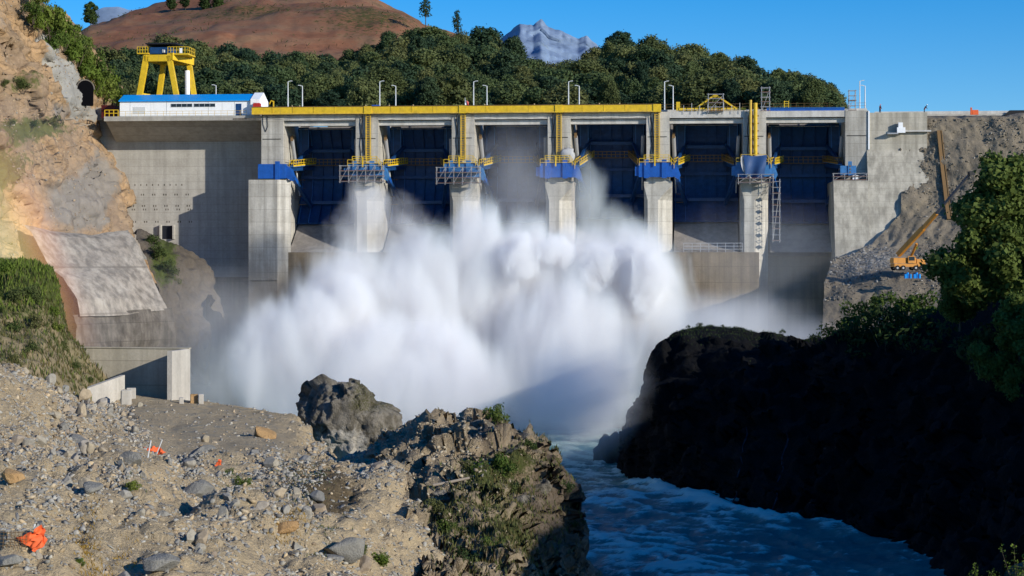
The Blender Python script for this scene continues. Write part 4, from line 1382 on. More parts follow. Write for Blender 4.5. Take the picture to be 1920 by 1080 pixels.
# ---- mobile crane on the bench below the embankment
cy = 320.5
c0 = P(1697, 507, cy)
t = thing('mobile_crane', 'orange mobile crane with raised telescopic boom on the right bench', 'crane', c0, .15)


def cp(px, py, dy=0.0):
    q = P(px, py, cy + dy) - c0
    return np.array([q[0] * math.cos(.15) + q[1] * math.sin(.15), -q[0] * math.sin(.15) + q[1] * math.cos(.15), q[2]])


MB().box(-2.2, 3.2, -1.0, 1.0, .6, 1.15).box(1.7, 3.2, -.95, .95, 1.153, 1.9).build('carrier', M['craneorange'], t)
for x in (-1.7, -.7, 1.5, 2.5):
    for y in (-.95, .95):
        w = MB().tube((x, y - .15, .42), (x, y + .15, .42), .43, n=14).build('wheel', M['tyre'], t)
        MB().tube((x, y - .18, .42), (x, y + .18, .42), .17, n=10).build('rim', M['steel'], w)
MB().prism([(-.9, 1.2), (.9, 1.2), (.9, 1.8), (.7, 2.1), (-.9, 2.1)], -2.3, 1.6).build('superstructure', M['craneorange'], t)
cb = MB().box(.1, 1.3, -1.25, -.92, 1.2, 2.4).build('cab', M['craneorange'], t)
MB().box(.2, 1.2, -1.28, -1.253, 1.65, 2.3).build('window', M['glass'], cb)
b0, b1, b2, b3 = cp(1684, 478), cp(1731, 428, -4.5), cp(1756, 400, -7.5), cp(1822, 322, -15)
MB().bar(b0, b1, .65, .8).build('boom', M['craneorange'], t)
MB().bar(b1, b2, .5, .62).build('boom_section', M['craneorange'], t)
MB().bar(b2, b3, .32, .38).build('boom_tip', M['rebar'], t)
MB().bar(b3 - np.array([.5, 0, .3]), b3 + np.array([.4, 0, -.2]), .9, .7).build('head_sheave', M['cable'], t)
MB().tube(cp(1707, 484), cp(1719, 457, -2), .22, n=8).build('lift_cylinder', M['craneorange'], t)
MB().tube(b3 + np.array([.3, 0, 0]), b3 + np.array([.3, 0, -9]), .04, n=5).build('hoist_rope', M['cable'], t)
for k, (px, n_) in enumerate(((1702, 3), (1719, 3))):
    t = thing('blue_drum_stack', ['left cluster of bright blue barrels below the crane', 'right cluster of bright blue barrels below the crane'][k], 'barrels', P(px, 522, 316))
    for q in range(n_):
        b = MB().tube((q * .42 - .4, .2 * (q % 2), 0), (q * .42 - .4, .2 * (q % 2), .7 + .25 * (q % 2)), .2, n=10).build('barrel', M['roofblue'], t)
        MB().tube((q * .42 - .4, .2 * (q % 2), .702 + .25 * (q % 2)), (q * .42 - .4, .2 * (q % 2), .74 + .25 * (q % 2)), .17, n=10).build('lid', M['blue'], b)

# ---- river
base = [(1153, 882), (1168, 890), (1200, 906), (1255, 925), (1310, 938), (1380, 966), (1440, 972), (1560, 984), (1660, 1010), (1710, 1030), (1760, 1062), (1790, 1100), (1800, 1160)]
base = [(x, y, HC * F / (y - HY)) for x, y in base]
bw_ = np.array([P(*q)[:2] for q in base])
nx, ny = 330, 620
X = np.linspace(-95, 110, nx); Yr = np.linspace(110, 352, ny)
gx_, gy_ = np.meshgrid(X, Yr)
Pn = np.stack([gx_ * .55 + .12 * gy_, gy_ * .34, 0 * gx_], -1)
w = fbm(Pn, 1.5, 6, 40, True) * .8 + .35 * fbm(Pn, .35, 3, 47)
w2 = fbm(Pn, 6.5, 3, 44)
dist = np.full(gx_.shape, 99.0)
for q in range(len(bw_) - 1):
    a_, d_ = bw_[q], bw_[q + 1] - bw_[q]
    tt = np.clip(((gx_ - a_[0]) * d_[0] + (gy_ - a_[1]) * d_[1]) / (d_ @ d_), 0, 1)
    dist = np.minimum(dist, np.hypot(gx_ - a_[0] - tt * d_[0], gy_ - a_[1] - tt * d_[1]))
surge = np.clip(1 - dist / 3.2, 0, 1) * (.35 + .65 * np.clip(fbm(Pn, 1.6, 3, 60) + .35, 0, 1)) * blend(gy_, 205, 235)
zz = .34 * w + .55 * w2 + 1.0 * surge
foamv = np.clip(.9 * (w - .55) + .45 * (w2) + 1.3 * surge + .5 * blend(gy_, 250, 290), 0, 1)
V = np.stack([gx_, gy_, zz], -1)
i = np.arange((ny - 1) * nx).reshape(ny - 1, nx)[:, :-1].ravel()
t = NT('river_water')
v = t.pos()
big = t.noise(t.mapv(v, (.45, .95, 0), (0, 0, .25)), 1.0, 9, .74, .9)
fineN = t.noise(t.mapv(v, (2.4, 5.0, 0), (0, 0, -.2)), 1.0, 6, .75, .4)
foam = t.ramp(t.math('ADD', t.math('ADD', t.math('MULTIPLY', big, .5), t.math('MULTIPLY', fineN, .52)), t.math('MULTIPLY', t.attr('foam'), .32)), [(.57, 0.0), (.72, 1.0)])
deep = t.mix(t.ramp(t.noise(t.mapv(v, (.05, .12, 0)), 1.0, 4), [(.35, 0.0), (.65, 1.0)]), (.012, .125, .13), (.025, .20, .185))
c = t.mix(t.math('MULTIPLY', foam, .85), deep, (.52, .72, .66))
t.bump(t.math('ADD', big, t.math('MULTIPLY', fineN, .6)), .55, .6)
t.set(t.p.inputs['Roughness'], t.ramp(foam, [(0, .5), (1, .85)]))
t.set(t.p.inputs['Base Color'], c)
t.p.inputs['Specular IOR Level'].default_value = .16
M['water'] = t.m
rv = np_mesh('river', V.reshape(-1, 3), np.stack([i, i + 1, i + nx + 1, i + nx], 1), M['water'], True)
at = rv.attributes.new('foam', 'FLOAT', 'POINT'); at.data.foreach_set('value', foamv.astype(np.float32).ravel())
struct(link('river', rv), 'fast blue green river with white foam between the rock banks')
# ground to the horizon, under everything
g = MB().add([(-4000, -400, -2.2), (4000, -400, -2.2), (4000, 9000, -2.2), (-4000, 9000, -2.2)], [(0, 1, 2, 3)]).build('ground', M['forestfloor'])
struct(g, 'dark ground under the valley')

# ---- dark cliff on the right bank
rows = [[(1168, 850, 300), (1195, 740, 302), (1235, 655, 304), (1285, 618, 306), (1400, 620, 306), (1500, 645, 300), (1560, 640, 290), (1800, 560, 275), (2100, 480, 240)],
        [(1172, 800, 290), (1178, 770, 290), (1205, 705, 289), (1232, 650, 288), (1278, 613, 288), (1335, 612, 288), (1400, 615, 287), (1455, 624, 285), (1500, 642, 280), (1560, 640, 262), (1800, 570, 246), (1950, 540, 230), (2120, 500, 205)],
        [(1164, 830, 287), (1172, 785, 285), (1200, 715, 283), (1228, 662, 282), (1275, 625, 281), (1400, 632, 279), (1500, 665, 268), (1560, 680, 252), (1800, 640, 236), (1960, 620, 220), (2120, 600, 190)],
        [(1156, 866, 286), (1165, 830, 280), (1200, 775, 275), (1240, 740, 272), (1300, 735, 268), (1420, 760, 255), (1560, 780, 245), (1800, 800, 222), (1960, 800, 200), (2100, 800, 170)],
        base,
        [(x - 2, y + 22, Y + 2) for x, y, Y in base]]
cl = Sheet(rows, 220, 170, 2)
cl.displace(.9, 8, 6, 51, True, lambda x, y: (.55 + .45 * blend(x, 1160, 1260)) * (.35 + .65 * blend(y, 610, 690))).crag(420, .22, 1.1, 93, (1, 1, .55), lambda x, y: blend(y, 612, 650) * (.45 + .55 * blend(x, 1165, 1260))).displace(.3, 2.0, 4, 52, True, lambda x, y: .3 + .7 * blend(y, 610, 660))
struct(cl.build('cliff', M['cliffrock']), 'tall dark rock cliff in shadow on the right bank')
t = NT('falling_water'); t.fin((.010, .022, .036), .8); M['fall'] = t.m
for k, (a, b) in enumerate((((1476, 812), (1446, 968)), ((1400, 800), (1372, 962)))):
    pts = []
    for q in range(15):
        f = q / 14
        px, py = a[0] + (b[0] - a[0]) * f + 2.5 * math.sin(q * 1.3), a[1] + (b[1] - a[1]) * f
        pts.append(cl.at(px, py) + np.array([0, -.5, 0]))
    mb = MB()
    for q in range(14): mb.tube(pts[q], pts[q + 1], .05 + .09 * abs(math.sin(q * 2.1)), .07, 6)
    tag(mb.build('waterfall', M['fall']), ['thin pale trickle of water down the dark cliff', 'fainter left trickle of water down the dark cliff'][k], 'waterfall')

# small dark rock in the mist beside the cliff foot
V, Fc = ico(4)
V = V * np.array([2.4, 2.5, 3.6]) * (1 + .3 * fbm(V, .6, 4, 8, True)[:, None])
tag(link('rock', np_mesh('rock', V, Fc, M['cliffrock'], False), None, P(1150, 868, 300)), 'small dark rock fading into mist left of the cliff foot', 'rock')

# ---- steep wooded hillside of the right bank (outside the frame, it shades the gorge)
cy_ = np.linspace(8, 300, 120); cx_ = np.linspace(0, 1, 60)
Hc = np.interp(cy_, [8, 30, 45, 60, 105, 150, 185, 205, 230, 250, 275, 300], [20, 36, 42.5, 45, 43.2, 44, 41, 35, 34, 34, 30, 18])
V = np.zeros((120, 60, 3))
for j, (yy, hh) in enumerate(zip(cy_, Hc)):
    foot = max(66.0, .267 * yy + 9)
    crest = max(88.0, foot + 17)
    for k, q in enumerate(cx_):
        if q < .5: x = foot + (crest - foot) * q * 2; z = 14 + (hh - 14) * math.sin(q * math.pi) ** .8
        else: x = crest + (q - .5) * 160; z = hh - (q - .5) * 30
        V[j, k] = (x, yy, z)
V[..., 2] += 1.5 * fbm(V, 6, 4, 77) * np.sin(np.linspace(0, 1, 60) * math.pi)[None, :]
i = np.arange(119 * 60).reshape(119, 60)[:, :-1].ravel()
struct(link('hillside', np_mesh('hillside', V.reshape(-1, 3), np.stack([i, i + 1, i + 61, i + 60], 1), M['forestfloor'], True)), 'steep wooded hillside of the right bank, out of frame')

# ================================================================== FOREGROUND
rows = [[(-150, 655, 200), (60, 700, 222), (150, 748, 236), (235, 744, 246), (380, 752, 246), (480, 770, 236), (560, 780, 230), (640, 850, 206), (760, 850, 190)],
        [(-150, 650, 186), (0, 682, 196), (60, 697, 206), (150, 745, 226), (235, 741, 239), (380, 750, 238), (480, 767, 229), (560, 774, 223), (625, 850, 198), (740, 845, 184)],
        [(-150, 655, 168), (0, 692, 178), (60, 712, 186), (155, 762, 202), (240, 780, 215), (330, 800, 205), (450, 802, 205), (560, 800, 209), (620, 858, 188), (740, 852, 180)],
        [(-150, 690, 145), (0, 712, 152), (80, 740, 160), (160, 785, 168), (250, 826, 170), (330, 856, 168), (450, 850, 172), (560, 845, 176), (640, 866, 172), (760, 856, 172)],
        [(-150, 800, 112), (0, 830, 116), (250, 860, 132), (330, 880, 143), (430, 885, 152), (600, 885, 160), (760, 880, 162)],
        [(-150, 940, 92), (0, 950, 95), (300, 960, 104), (560, 955, 122), (700, 960, 136), (800, 970, 146)],
        [(-150, 1080, 78), (0, 1080, 80), (300, 1080, 87), (600, 1080, 103), (800, 1080, 124), (840, 1080, 130)],
        [(-150, 1180, 68), (300, 1180, 75), (600, 1180, 90), (850, 1180, 115)]]
gr = Sheet(rows, 260, 260, 3)


def gmask(x, y):       # the levelled bench stays smooth
    b = blend(x, 200, 260) * blend(y, 880, 840) * blend(x, 600, 520)
    return 1 - .82 * b


gr.displace(1.1, 8, 4, 61, True, gmask).displace(.22, 1.6, 4, 62, False, gmask)
gr.attr('rock', lambda x, y: .45 * (1 - gmask(x, y)) + .3 * blend(x, 250, 60) * blend(y, 1000, 800))
gr.attr('veg', lambda x, y: .75 * spot(x, y, 630, 915, 95, 55) + .55 * spot(x, y, 560, 880, 70, 30) + .4 * spot(x, y, 300, 1010, 60, 60))
struct(gr.build('gravel_slope', M['gravel']), 'pale gravel and rubble slope with a levelled bench in the foreground')

# rocky promontory by the river
rows = [[(690, 852, 196), (745, 822, 196), (790, 785, 198), (815, 776, 198), (860, 790, 198), (900, 784, 196), (940, 796, 196), (985, 808, 198), (1025, 836, 200), (1040, 880, 202), (1052, 940, 202), (1075, 990, 200), (1088, 1060, 198), (1130, 1110, 196)],
        [(700, 850, 182), (750, 812, 181), (790, 782, 181), (812, 768, 181), (835, 786, 181), (860, 782, 181), (885, 792, 180), (905, 774, 180), (932, 782, 180), (955, 800, 181), (985, 801, 181), (1028, 830, 183), (1046, 872, 185), (1062, 900, 186), (1078, 950, 186), (1086, 1000, 185), (1092, 1060, 184), (1140, 1090, 184), (1160, 1120, 183)],
        [(700, 862, 174), (760, 835, 174), (815, 812, 174), (900, 815, 173), (985, 830, 174), (1035, 868, 177), (1058, 910, 180), (1076, 960, 180), (1084, 1010, 180), (1090, 1070, 180), (1150, 1120, 178)],
        [(712, 890, 166), (800, 880, 167), (880, 872, 166), (960, 885, 168), (1030, 915, 174), (1066, 965, 176), (1080, 1030, 176), (1130, 1130, 174)],
        [(760, 985, 148), (840, 960, 150), (920, 950, 154), (990, 970, 160), (1050, 1010, 168), (1080, 1070, 170), (1120, 1150, 170)],
        [(800, 1080, 128), (880, 1060, 134), (960, 1060, 142), (1040, 1080, 154), (1090, 1130, 160)],
        [(820, 1190, 112), (960, 1190, 126), (1100, 1200, 145)]]
rm = Sheet(rows, 170, 190, 2)
rm.displace(.7, 5, 5, 71, True).crag(260, .35, .55, 92, (1, 1, .8)).displace(.22, 1.4, 4, 72, True)
rm.attr('veg', lambda x, y: .75 * spot(x, y, 915, 880, 80, 60) + .7 * spot(x, y, 960, 1000, 80, 80) + .6 * spot(x, y, 830, 960, 50, 70) + .5 * spot(x, y, 1000, 850, 60, 50))
rm.attr('rock', lambda x, y: .35 * blend(x, 850, 950) + .5 * spot(x, y, 1060, 960, 80, 130) + .5 * spot(x, y, 910, 795, 60, 25) + .4 * spot(x, y, 860, 940, 60, 60))
struct(rm.build('rocky_bank', M['rockmass']), 'rugged rocky bank with scrub beside the river')


# isolated outcrop
OUT = [(563, 775), (570, 748), (590, 722), (612, 709), (632, 715), (655, 722), (684, 726), (694, 742), (700, 758), (722, 762), (748, 784), (762, 800), (752, 830), (726, 850), (690, 872), (640, 876), (604, 856), (580, 815)]
OQ = np.array(OUT, float)


Yo = 232.0
c_ = OQ.mean(0)
S, Fq = ico(6)
an = np.linspace(0, 2 * math.pi, 181)
qa = np.arctan2(OQ[:, 1] - c_[1], OQ[:, 0] - c_[0])
od = np.argsort(qa); rr_ = np.hypot(*(OQ - c_).T)[od]
Rr = np.interp(an, np.r_[qa[od] - 2 * math.pi, qa[od], qa[od] + 2 * math.pi, qa[od] + 4 * math.pi], np.tile(rr_, 4))
a_ = np.arctan2(-S[:, 2], S[:, 0]) % (2 * math.pi)
Ra = np.interp(a_, an, Rr)
rr = np.hypot(S[:, 0], S[:, 2]) ** .8
px, py = c_[0] + np.cos(a_) * Ra * rr, c_[1] + np.sin(a_) * Ra * rr
w = np.stack([(px - 960) / F * Yo, Yo + S[:, 1] * 5.0, HC + (HY - py) / F * Yo], 1)
o0 = P(660, 876, Yo)
nrm_ = w - w.mean(0); nrm_ /= np.linalg.norm(nrm_, axis=1, keepdims=True)
w = w + nrm_ * (.55 * facets(w, 46, .45, .9, 5, (1, 1, .7)) + .5 * facets(w, 240, .5, .34, 6, (1, 1, .6)) + .07 * fbm(w, .5, 4, 7, True))[:, None] - o0
me = np_mesh('rock_outcrop', w, Fq, M['rock'])
o = link('rock_outcrop', me, None, o0)
at = me.attributes.new('rock', 'FLOAT', 'POINT')
at.data.foreach_set('value', (blend(w[:, 2], 6.5, 4.0) * .8 * blend(w[:, 0], 3.8, 1.5) * blend(w[:, 0], -5.0, -3.0)).astype(np.float32))
at = me.attributes.new('veg', 'FLOAT', 'POINT')
at.data.foreach_set('value', (.5 * blend(w[:, 2], 5.0, 7.5) * blend(w[:, 0], -2.5, 1)).astype(np.float32))
tag(o, 'large craggy rock outcrop standing at the edge of the bench before the spray', 'rock')

# crags along the promontory's top
for k, (px, py, s, lab) in enumerate(((815, 790, 1.5, 'pointed dark crag, leftmost on the promontory ridge'), (858, 800, 1.1, 'dark rounded crag left of the crossed sticks'), (905, 790, 1.7, 'largest dark crag under the bush on the promontory'), (980, 815, 1.5, 'crag at the right shoulder of the promontory ridge'),
                                      (1040, 890, 1.6, 'pale crag at the right edge of the promontory above the river'), (1060, 935, 1.5, 'shaded crag low on the river side of the promontory'), (790, 1070, 1.0, 'dark crag at the bottom edge beside the promontory'),
                                      (838, 806, .8, 'low dark crag right of the pointed one'), (882, 802, .9, 'dark crag just left of the largest one'), (935, 812, .8, 'small crag right of the largest one'), (1010, 845, 1.2, 'brown crag right below the shoulder crag'),
                                      (1022, 905, 1.3, 'pale fractured crag on the right face of the promontory'), (850, 935, 1.2, 'brown crag under the bare log'), (822, 925, .9, 'brown crag left under the bare log'), (985, 930, 1.0, 'reddish crag beside the pale spiky scrub'), (1075, 1010, 1.8, 'black shaded crag at the river edge'), (1082, 1060, 2.0, 'lowest black shaded crag at the river edge'))):
    bv, bf = stone_shape(4, 70 + k, 12)
    bv = bv * s
    bv = bv * (1 + (.30 / s) * facets(bv, 40, .4, .5, 30 + k))[:, None] * (1 + .04 * fbm(bv, .3, 3, k, True))[:, None]
    o = link('crag', np_mesh('crag', bv, bf, M['rock']), None, rm.at(px, py) - np.array([0, 0, s * .35]))
    tag(o, lab, 'rock', 'crags on the promontory')

# loose stones as one scatter + countable boulders
RG = np.random.default_rng(11)


def gw(x, y):
    bench = blend(x, 190 + .5 * np.clip(y - 760, 0, 100), 250 + .6 * np.clip(y - 760, 0, 100)) * blend(y, 868, 840) * blend(x, 620, 560)
    cl_ = fbm(np.stack([x / 70, y / 50, 0 * x], -1), 1.0, 3, 14)
    return (.35 + 1.4 * np.clip(cl_ + .2, 0, 1)) * (1 - .85 * spot(x, y, 690, 930, 110, 70)) * (1 - .975 * bench) * (y > 640) + .006


pts, nrm, pix = gr.sample(76000, gw, RG)
ss = (.05 + .25 * RG.random(len(pts)) ** 3.4) * (pts[:, 1] / 110) ** .55
tag(link('gravel', scatter_mesh('gravel', STONES, pts, ss, stone_cols(len(pts), None, RG), M['stone'], RG)), 'loose grey and tan stones covering the foreground slope', 'gravel', None, 'stuff')
pts, nrm, pix = rm.sample(6000, lambda x, y: blend(x, 960, 860) * blend(y, 760, 800) * (.15 + blend(y, 930, 860)) + .004, RG)
ss = (.06 + .26 * RG.random(len(pts)) ** 2.6)
tag(link('scree', scatter_mesh('scree', STONES, pts, ss, stone_cols(len(pts), [(.44, .37, .26), (.38, .31, .21), (.50, .43, .31), (.30, .24, .17), (.36, .33, .27)], RG), M['stone'], RG)), 'angular tan scree on the promontory', 'scree', None, 'stuff')

bmesh_b = [np_mesh('boulder', v, f, M['boulder']) for v, f in BOULD]
zones = [((0, 690, 260, 860), 'on the upper gravel pile at the left'), ((0, 860, 200, 1080), 'at the lower left of the gravel slope'), ((200, 860, 420, 1080), 'in the middle of the gravel slope'), ((420, 860, 900, 1080), 'at the right foot of the gravel slope')]
tones = {}
pts, nrm, pix = gr.sample(245, lambda x, y: gw(x, y) * (x > -10) * (y < 1085) * (x < 790) * (.25 + .9 * spot(x, y, 170, 840, 150, 130) + 1.3 * spot(x, y, 470, 960, 150, 110) + .8 * spot(x, y, 330, 1020, 140, 70)), RG)
sz = (.26 + .55 * RG.random(len(pts)) ** 1.8) * (pts[:, 1] / 115) ** .7
for p, n_, q, s in zip(pts, nrm, pix, sz):
    o = link('boulder', bmesh_b[RG.integers(0, 7)], None, p + np.array([0, 0, s * .4]))
    o.rotation_euler = RG.uniform(0, 6.3, 3)
    o.scale = (s, s, s)
    zn = next((z for (b, z) in zones if b[0] <= q[0] < b[2] and b[1] <= q[1] < b[3]), 'near the edge of the levelled bench')
    size = 'large' if s > .5 else 'small' if s < .3 else 'middling'
    tag(o, f'{size} angular stone lying {zn}', 'stone', 'stones on the gravel slope')
for k, (px, py, s, sq, mt, lab) in enumerate(((22, 908, .85, (1.25, .9, .75), 'boulder_orange', 'flat sided orange block at the left edge of the gravel'), (118, 834, .62, (.5, .8, 1.0), 'boulder_orange', 'narrow upright tan stone beside a big grey boulder'),
                                              (142, 840, .95, (1.25, 1, .9), 'boulder_grey', 'big rounded grey boulder in the upper gravel'), (250, 868, .8, (1.1, .9, .9), 'boulder_grey', 'dark sided grey boulder below the orange netting'),
                                              (300, 890, .85, (1.6, .9, .8), 'boulder_grey', 'long slanting grey boulder right of the dark sided one'), (172, 925, .75, (1.2, 1, .8), 'boulder_grey', 'grey boulder in the middle of the left gravel'),
                                              (370, 930, 1.05, (1.3, .8, .8), 'boulder_grey', 'long sloping grey slab above the stone heap'), (470, 992, 1.0, (1.2, 1, .9), 'boulder_grey', 'biggest grey boulder of the lower stone heap'),
                                              (535, 1000, .8, (1.2, .9, .8), 'boulder_orange', 'tan boulder with a dark top right of the biggest grey one'), (495, 820, .8, (1.3, 1, .8), 'boulder_orange', 'pinkish tan boulder on the rim of the bench'),
                                              (380, 855, .8, (1.4, 1, .7), 'boulder_grey', 'bluish grey boulder at the near edge of the bench'), (15, 1065, .8, (1.3, 1, .7), 'boulder_grey', 'smooth grey cobble in the bottom left corner'),
                                              (655, 1045, 1.2, (1.2, 1, 1), 'boulder_grey', 'pale weathered rock at the bottom, right of the gravel slope'), (300, 1070, .95, (1.3, 1, .9), 'boulder_grey', 'dark jagged rock at the bottom edge of the gravel slope'), (615, 1065, .95, (1.3, 1, .8), 'boulder_grey', 'dark split rock at the bottom edge left of the pale rock'),
                                              (155, 905, .6, (.9, .9, 1.2), 'boulder_orange', 'upright tan boulder above the middle gravel'))):
    p = gr.at(px, py)
    bv, bf = stone_shape(4, 200 + k, 24)
    o = link('boulder', np_mesh('boulder', bv, bf, M[mt]), None, p + np.array([0, 0, .42 * s]))
    f = 1.2 * s * p[1] / 115
    o.scale = tuple(f * q for q in sq); o.rotation_euler = (0, random.uniform(-.3, .3), random.uniform(-.5, .5))
    tag(o, lab, 'boulder')

# ---- retaining walls at the back of the bench
pw0, pw1 = P(150, 770, 246), P(345, 770, 243.5)
t = thing('retaining_wall', 'low concrete retaining wall with a projecting end, shadow across its face', 'wall', pw0)
d = pw1 - pw0; ang = math.atan2(d[1], d[0]); t.rotation_euler = (0, 0, ang)
Lw = math.hypot(d[0], d[1])
zt_ = HC + (HY - 653) / F * 245 - pw0[2]
MB().box(-1, Lw, 0, .6, -2, zt_).build('wall', M['retain'], t)
MB().box(-1, Lw + .7, -.12, .72, zt_ + .002, zt_ + .14).build('coping', M['retain'], t)
MB().box(Lw + .002, Lw + .62, -6.0, .6, -2, zt_).build('end_wall', M['block'], t)
pa, pb = P(153, 745, 229), P(234, 738, 238)
t = thing('wing_wall', 'short sloping concrete wall in front of the retaining wall', 'wall', pa)
d = pb - pa; t.rotation_euler = (0, 0, math.atan2(d[1], d[0])); Lw = math.hypot(d[0], d[1])
za = HC + (HY - 733) / F * 229 - pa[2]; zb_ = HC + (HY - 703) / F * 238 - pa[2]
MB().prismy([(-.4, -4), (-.4, za), (Lw, zb_), (Lw, -4)], 0, .55).build('wall', M['block'], t)
for px, py, w_, h_, Y, m_, lab in ((237, 752, 1.2, 1.35, 232, 'block', 'pale concrete block at the end of the short sloping wall'), (246, 741, 1.1, .9, 237, 'block', 'second pale concrete block behind the first'), (364, 752, .95, .85, 236, 'boulder_orange', 'small orange tan block beside the end of the retaining wall'),
                                   (377, 754, .6, 1.0, 235.5, 'block', 'small pale block right of the orange one'), (340, 753, .55, .5, 234, 'block', 'tiny pale block at the foot of the projecting wall end')):
    o = tag(MB().box(-w_ / 2, w_ / 2, -.5, .5, -.5, h_).build('concrete_block', M[m_], None, P(px, py, Y), bevel=.06), lab, 'block')
    o.rotation_euler = (0, 0, .15)

# ---- bits of orange netting, stakes, rebar, wood
def crumple(name, label, px, py, w, h, m, seed, sheet_=gr):
    nx, nz = 22, 14
    r = np.random.default_rng(seed)
    V = np.zeros((nz, nx, 3))
    fx, fz = np.meshgrid(np.linspace(-1, 1, nx), np.linspace(0, 1, nz))
    V[..., 0] = fx * w / 2; V[..., 2] = fz * h * (1 - .5 * np.abs(fx) * .8); V[..., 1] = fz * h * .3
    V += .28 * np.stack([fbm(V + seed, .45, 3, 1), fbm(V + seed, .4, 3, 2), fbm(V + seed, .45, 3, 3)], -1) * min(w, h)
    i = np.arange((nz - 1) * nx).reshape(nz - 1, nx)[:, :-1].ravel()
    p = sheet_.at(px, py)
    o = link(name, np_mesh(name, V.reshape(-1, 3), np.stack([i, i + 1, i + nx + 1, i + nx], 1), m), None, p + np.array([0, -.3, .05]))
    return tag(o, label, 'netting')


crumple('orange_netting', 'torn orange safety netting on the upper gravel beside white stakes', 288, 858, 1.7, 1.0, M['orange'], 3)
o = crumple('orange_netting', 'crumpled orange netting beside a rusty mesh at the lower left', 55, 1030, 1.0, 1.15, M['orange'], 9)
o.rotation_euler = (0, .5, 0)
crumple('orange_netting', 'small red orange scrap of netting right of the bench edge', 411, 872, .5, .5, M['orange'], 5)
for k, (px, py, dx, lab) in enumerate(((276, 858, .25, 'left white stake leaning over the orange netting'), (291, 852, .55, 'right white stake leaning over the orange netting'), (60, 1003, .12, 'short white stake above the lower orange netting'))):
    p = gr.at(px, py)
    tag(MB().tube((0, 0, -.2), (dx, .1, 1.25 if k < 2 else .5), .045, n=6).build('stake', M['lamp'], None, p), lab, 'stake')
p = gr.at(22, 1030)
t = thing('rebar_mesh', 'rusty reinforcing mesh standing at the left edge of the gravel', 'mesh', p)
mb = MB()
for k in range(9): mb.tube((-.75 + k * .17, 0, -.1), (-.75 + k * .17 + .05, .05, .75), .012, n=4)
for k in range(5): mb.tube((-.8, 0, .1 + k * .15), (.7, 0, .08 + k * .15), .012, n=4)
mb.build('bars', M['rust'], t)
p = rm.at(905, 797) + np.array([0, -.8, .1])
t = thing('crossed_sticks', 'two pale sticks crossed like an X on the promontory', 'sticks', p)
MB().bar((-.55, 0, 0), (.5, 0, 1.1), .13).build('stick', M['wood'], t)
MB().bar((.55, -.14, 0.05), (-.45, -.14, .95), .12).build('stick', M['wood'], t)
p = rm.at(850, 905) + np.array([0, -.5, .2])
tag(MB().tube((-1.6, 0, -.3), (1.5, .3, .3), .13, .11, 8).build('grey_log', M['driedwood'], None, p), 'pale bare log lying across the promontory scree', 'log')

# ================================================================== VEGETATION
def make_shrub(name, h, w, seed, m, leaf=.16, per=160, upright=.0, nb=9, stems=5):
    r = np.random.default_rng(seed)
    root = bpy.data.objects.new(name, None); COL.objects.link(root)
    mb = MB(); blobs = []
    for k in range(nb):
        an = r.uniform(0, 6.3); rad = w * .5 * r.uniform(.05, .75)
        zz = h * r.uniform(.3, .85) * (1 - .35 * rad / (w * .5))
        br = min(w, h) * r.uniform(.16, .27)
        x, y = rad * math.cos(an), rad * math.sin(an)
        blobs.append((x, y, zz, br))
        if k < stems: mb.tube((x * .2, y * .2, -.4), (x, y, zz), .03 * h * .4, .012 * h * .4, 5)
    mb.build('stem', M['bark'], root)
    c, nrm = crown_points(blobs, per / (w * w) * 9, r, .45)
    V, Fq = leaf_quads(c, leaf * r.uniform(.6, 1.4, len(c)), r, upright, .5, nrm)
    link('crown', np_mesh('crown', V, Fq, m), root)
    return root


SB = [make_shrub('shrub', 3, 3.4, 400 + k, M['leafmid'], .15, 260) for k in range(3)]
SL = [make_shrub('shrub', 3, 3.2, 410 + k, M['leafbright'], .17, 260, .5) for k in range(3)]
SS = [make_shrub('shrub', 3, 3.4, 420 + k, M['scrub'], .14, 240) for k in range(3)]
SD = [make_shrub('shrub', 3, 3.6, 430 + k, M['leafdark'], .15, 240) for k in range(2)]


def shrub(pool, p, s, label, group, k=0, sz=1.0):
    return place(pool[k % len(pool)], p, (s, s, s * sz), random.uniform(0, 6.3), label, group, 'shrub')


# ridge of the left cut slope: tall bright bamboo-like thicket
k = 0
for px, py, h in [(62, 20, 38), (80, 0, 40), (72, 45, 44), (95, 40, 55), (100, 75, 50), (118, 62, 52), (128, 100, 55), (112, 30, 34), (145, 92, 50), (150, 130, 52), (165, 115, 48), (172, 150, 52), (188, 140, 50), (195, 172, 46), (206, 160, 44), (212, 185, 38), (184, 118, 36), (160, 85, 34), (135, 62, 36), (182, 178, 34), (222, 176, 30)]:
    Y = 352 + (px - 60) * .22
    s = h * Y / F / 3
    pos = 'at the top of' if py < 60 else 'half way down' if py < 125 else 'at the foot of'
    side = 'outer' if k % 2 else 'inner'
    shrub(SL if k % 4 else SB, P(px, py + h * .5, Y - 2), s, f"{'dark' if k % 4 == 0 else 'bright green feathery'} bush {pos} the left ridge thicket, {side} row", 'thicket on the left ridge', k, 1.25)
    k += 1
for px, py, h, w in ((45, 168, 34, .7), (20, 240, 22, 1), (60, 240, 24, 1), (100, 238, 20, 1), (12, 160, 18, .8)):
    p = cut.at(px, py)
    s = h * p[1] / F / 3
    shrub(SS, p - np.array([0, .3, s * .5]), s, f"small dull green scrub on the orange cut face, {'upper ledge' if py < 200 else 'middle ledge'} at the {'left edge' if px < 30 else 'centre' if px < 80 else 'right'}", 'scrub on the cut face', k); k += 1
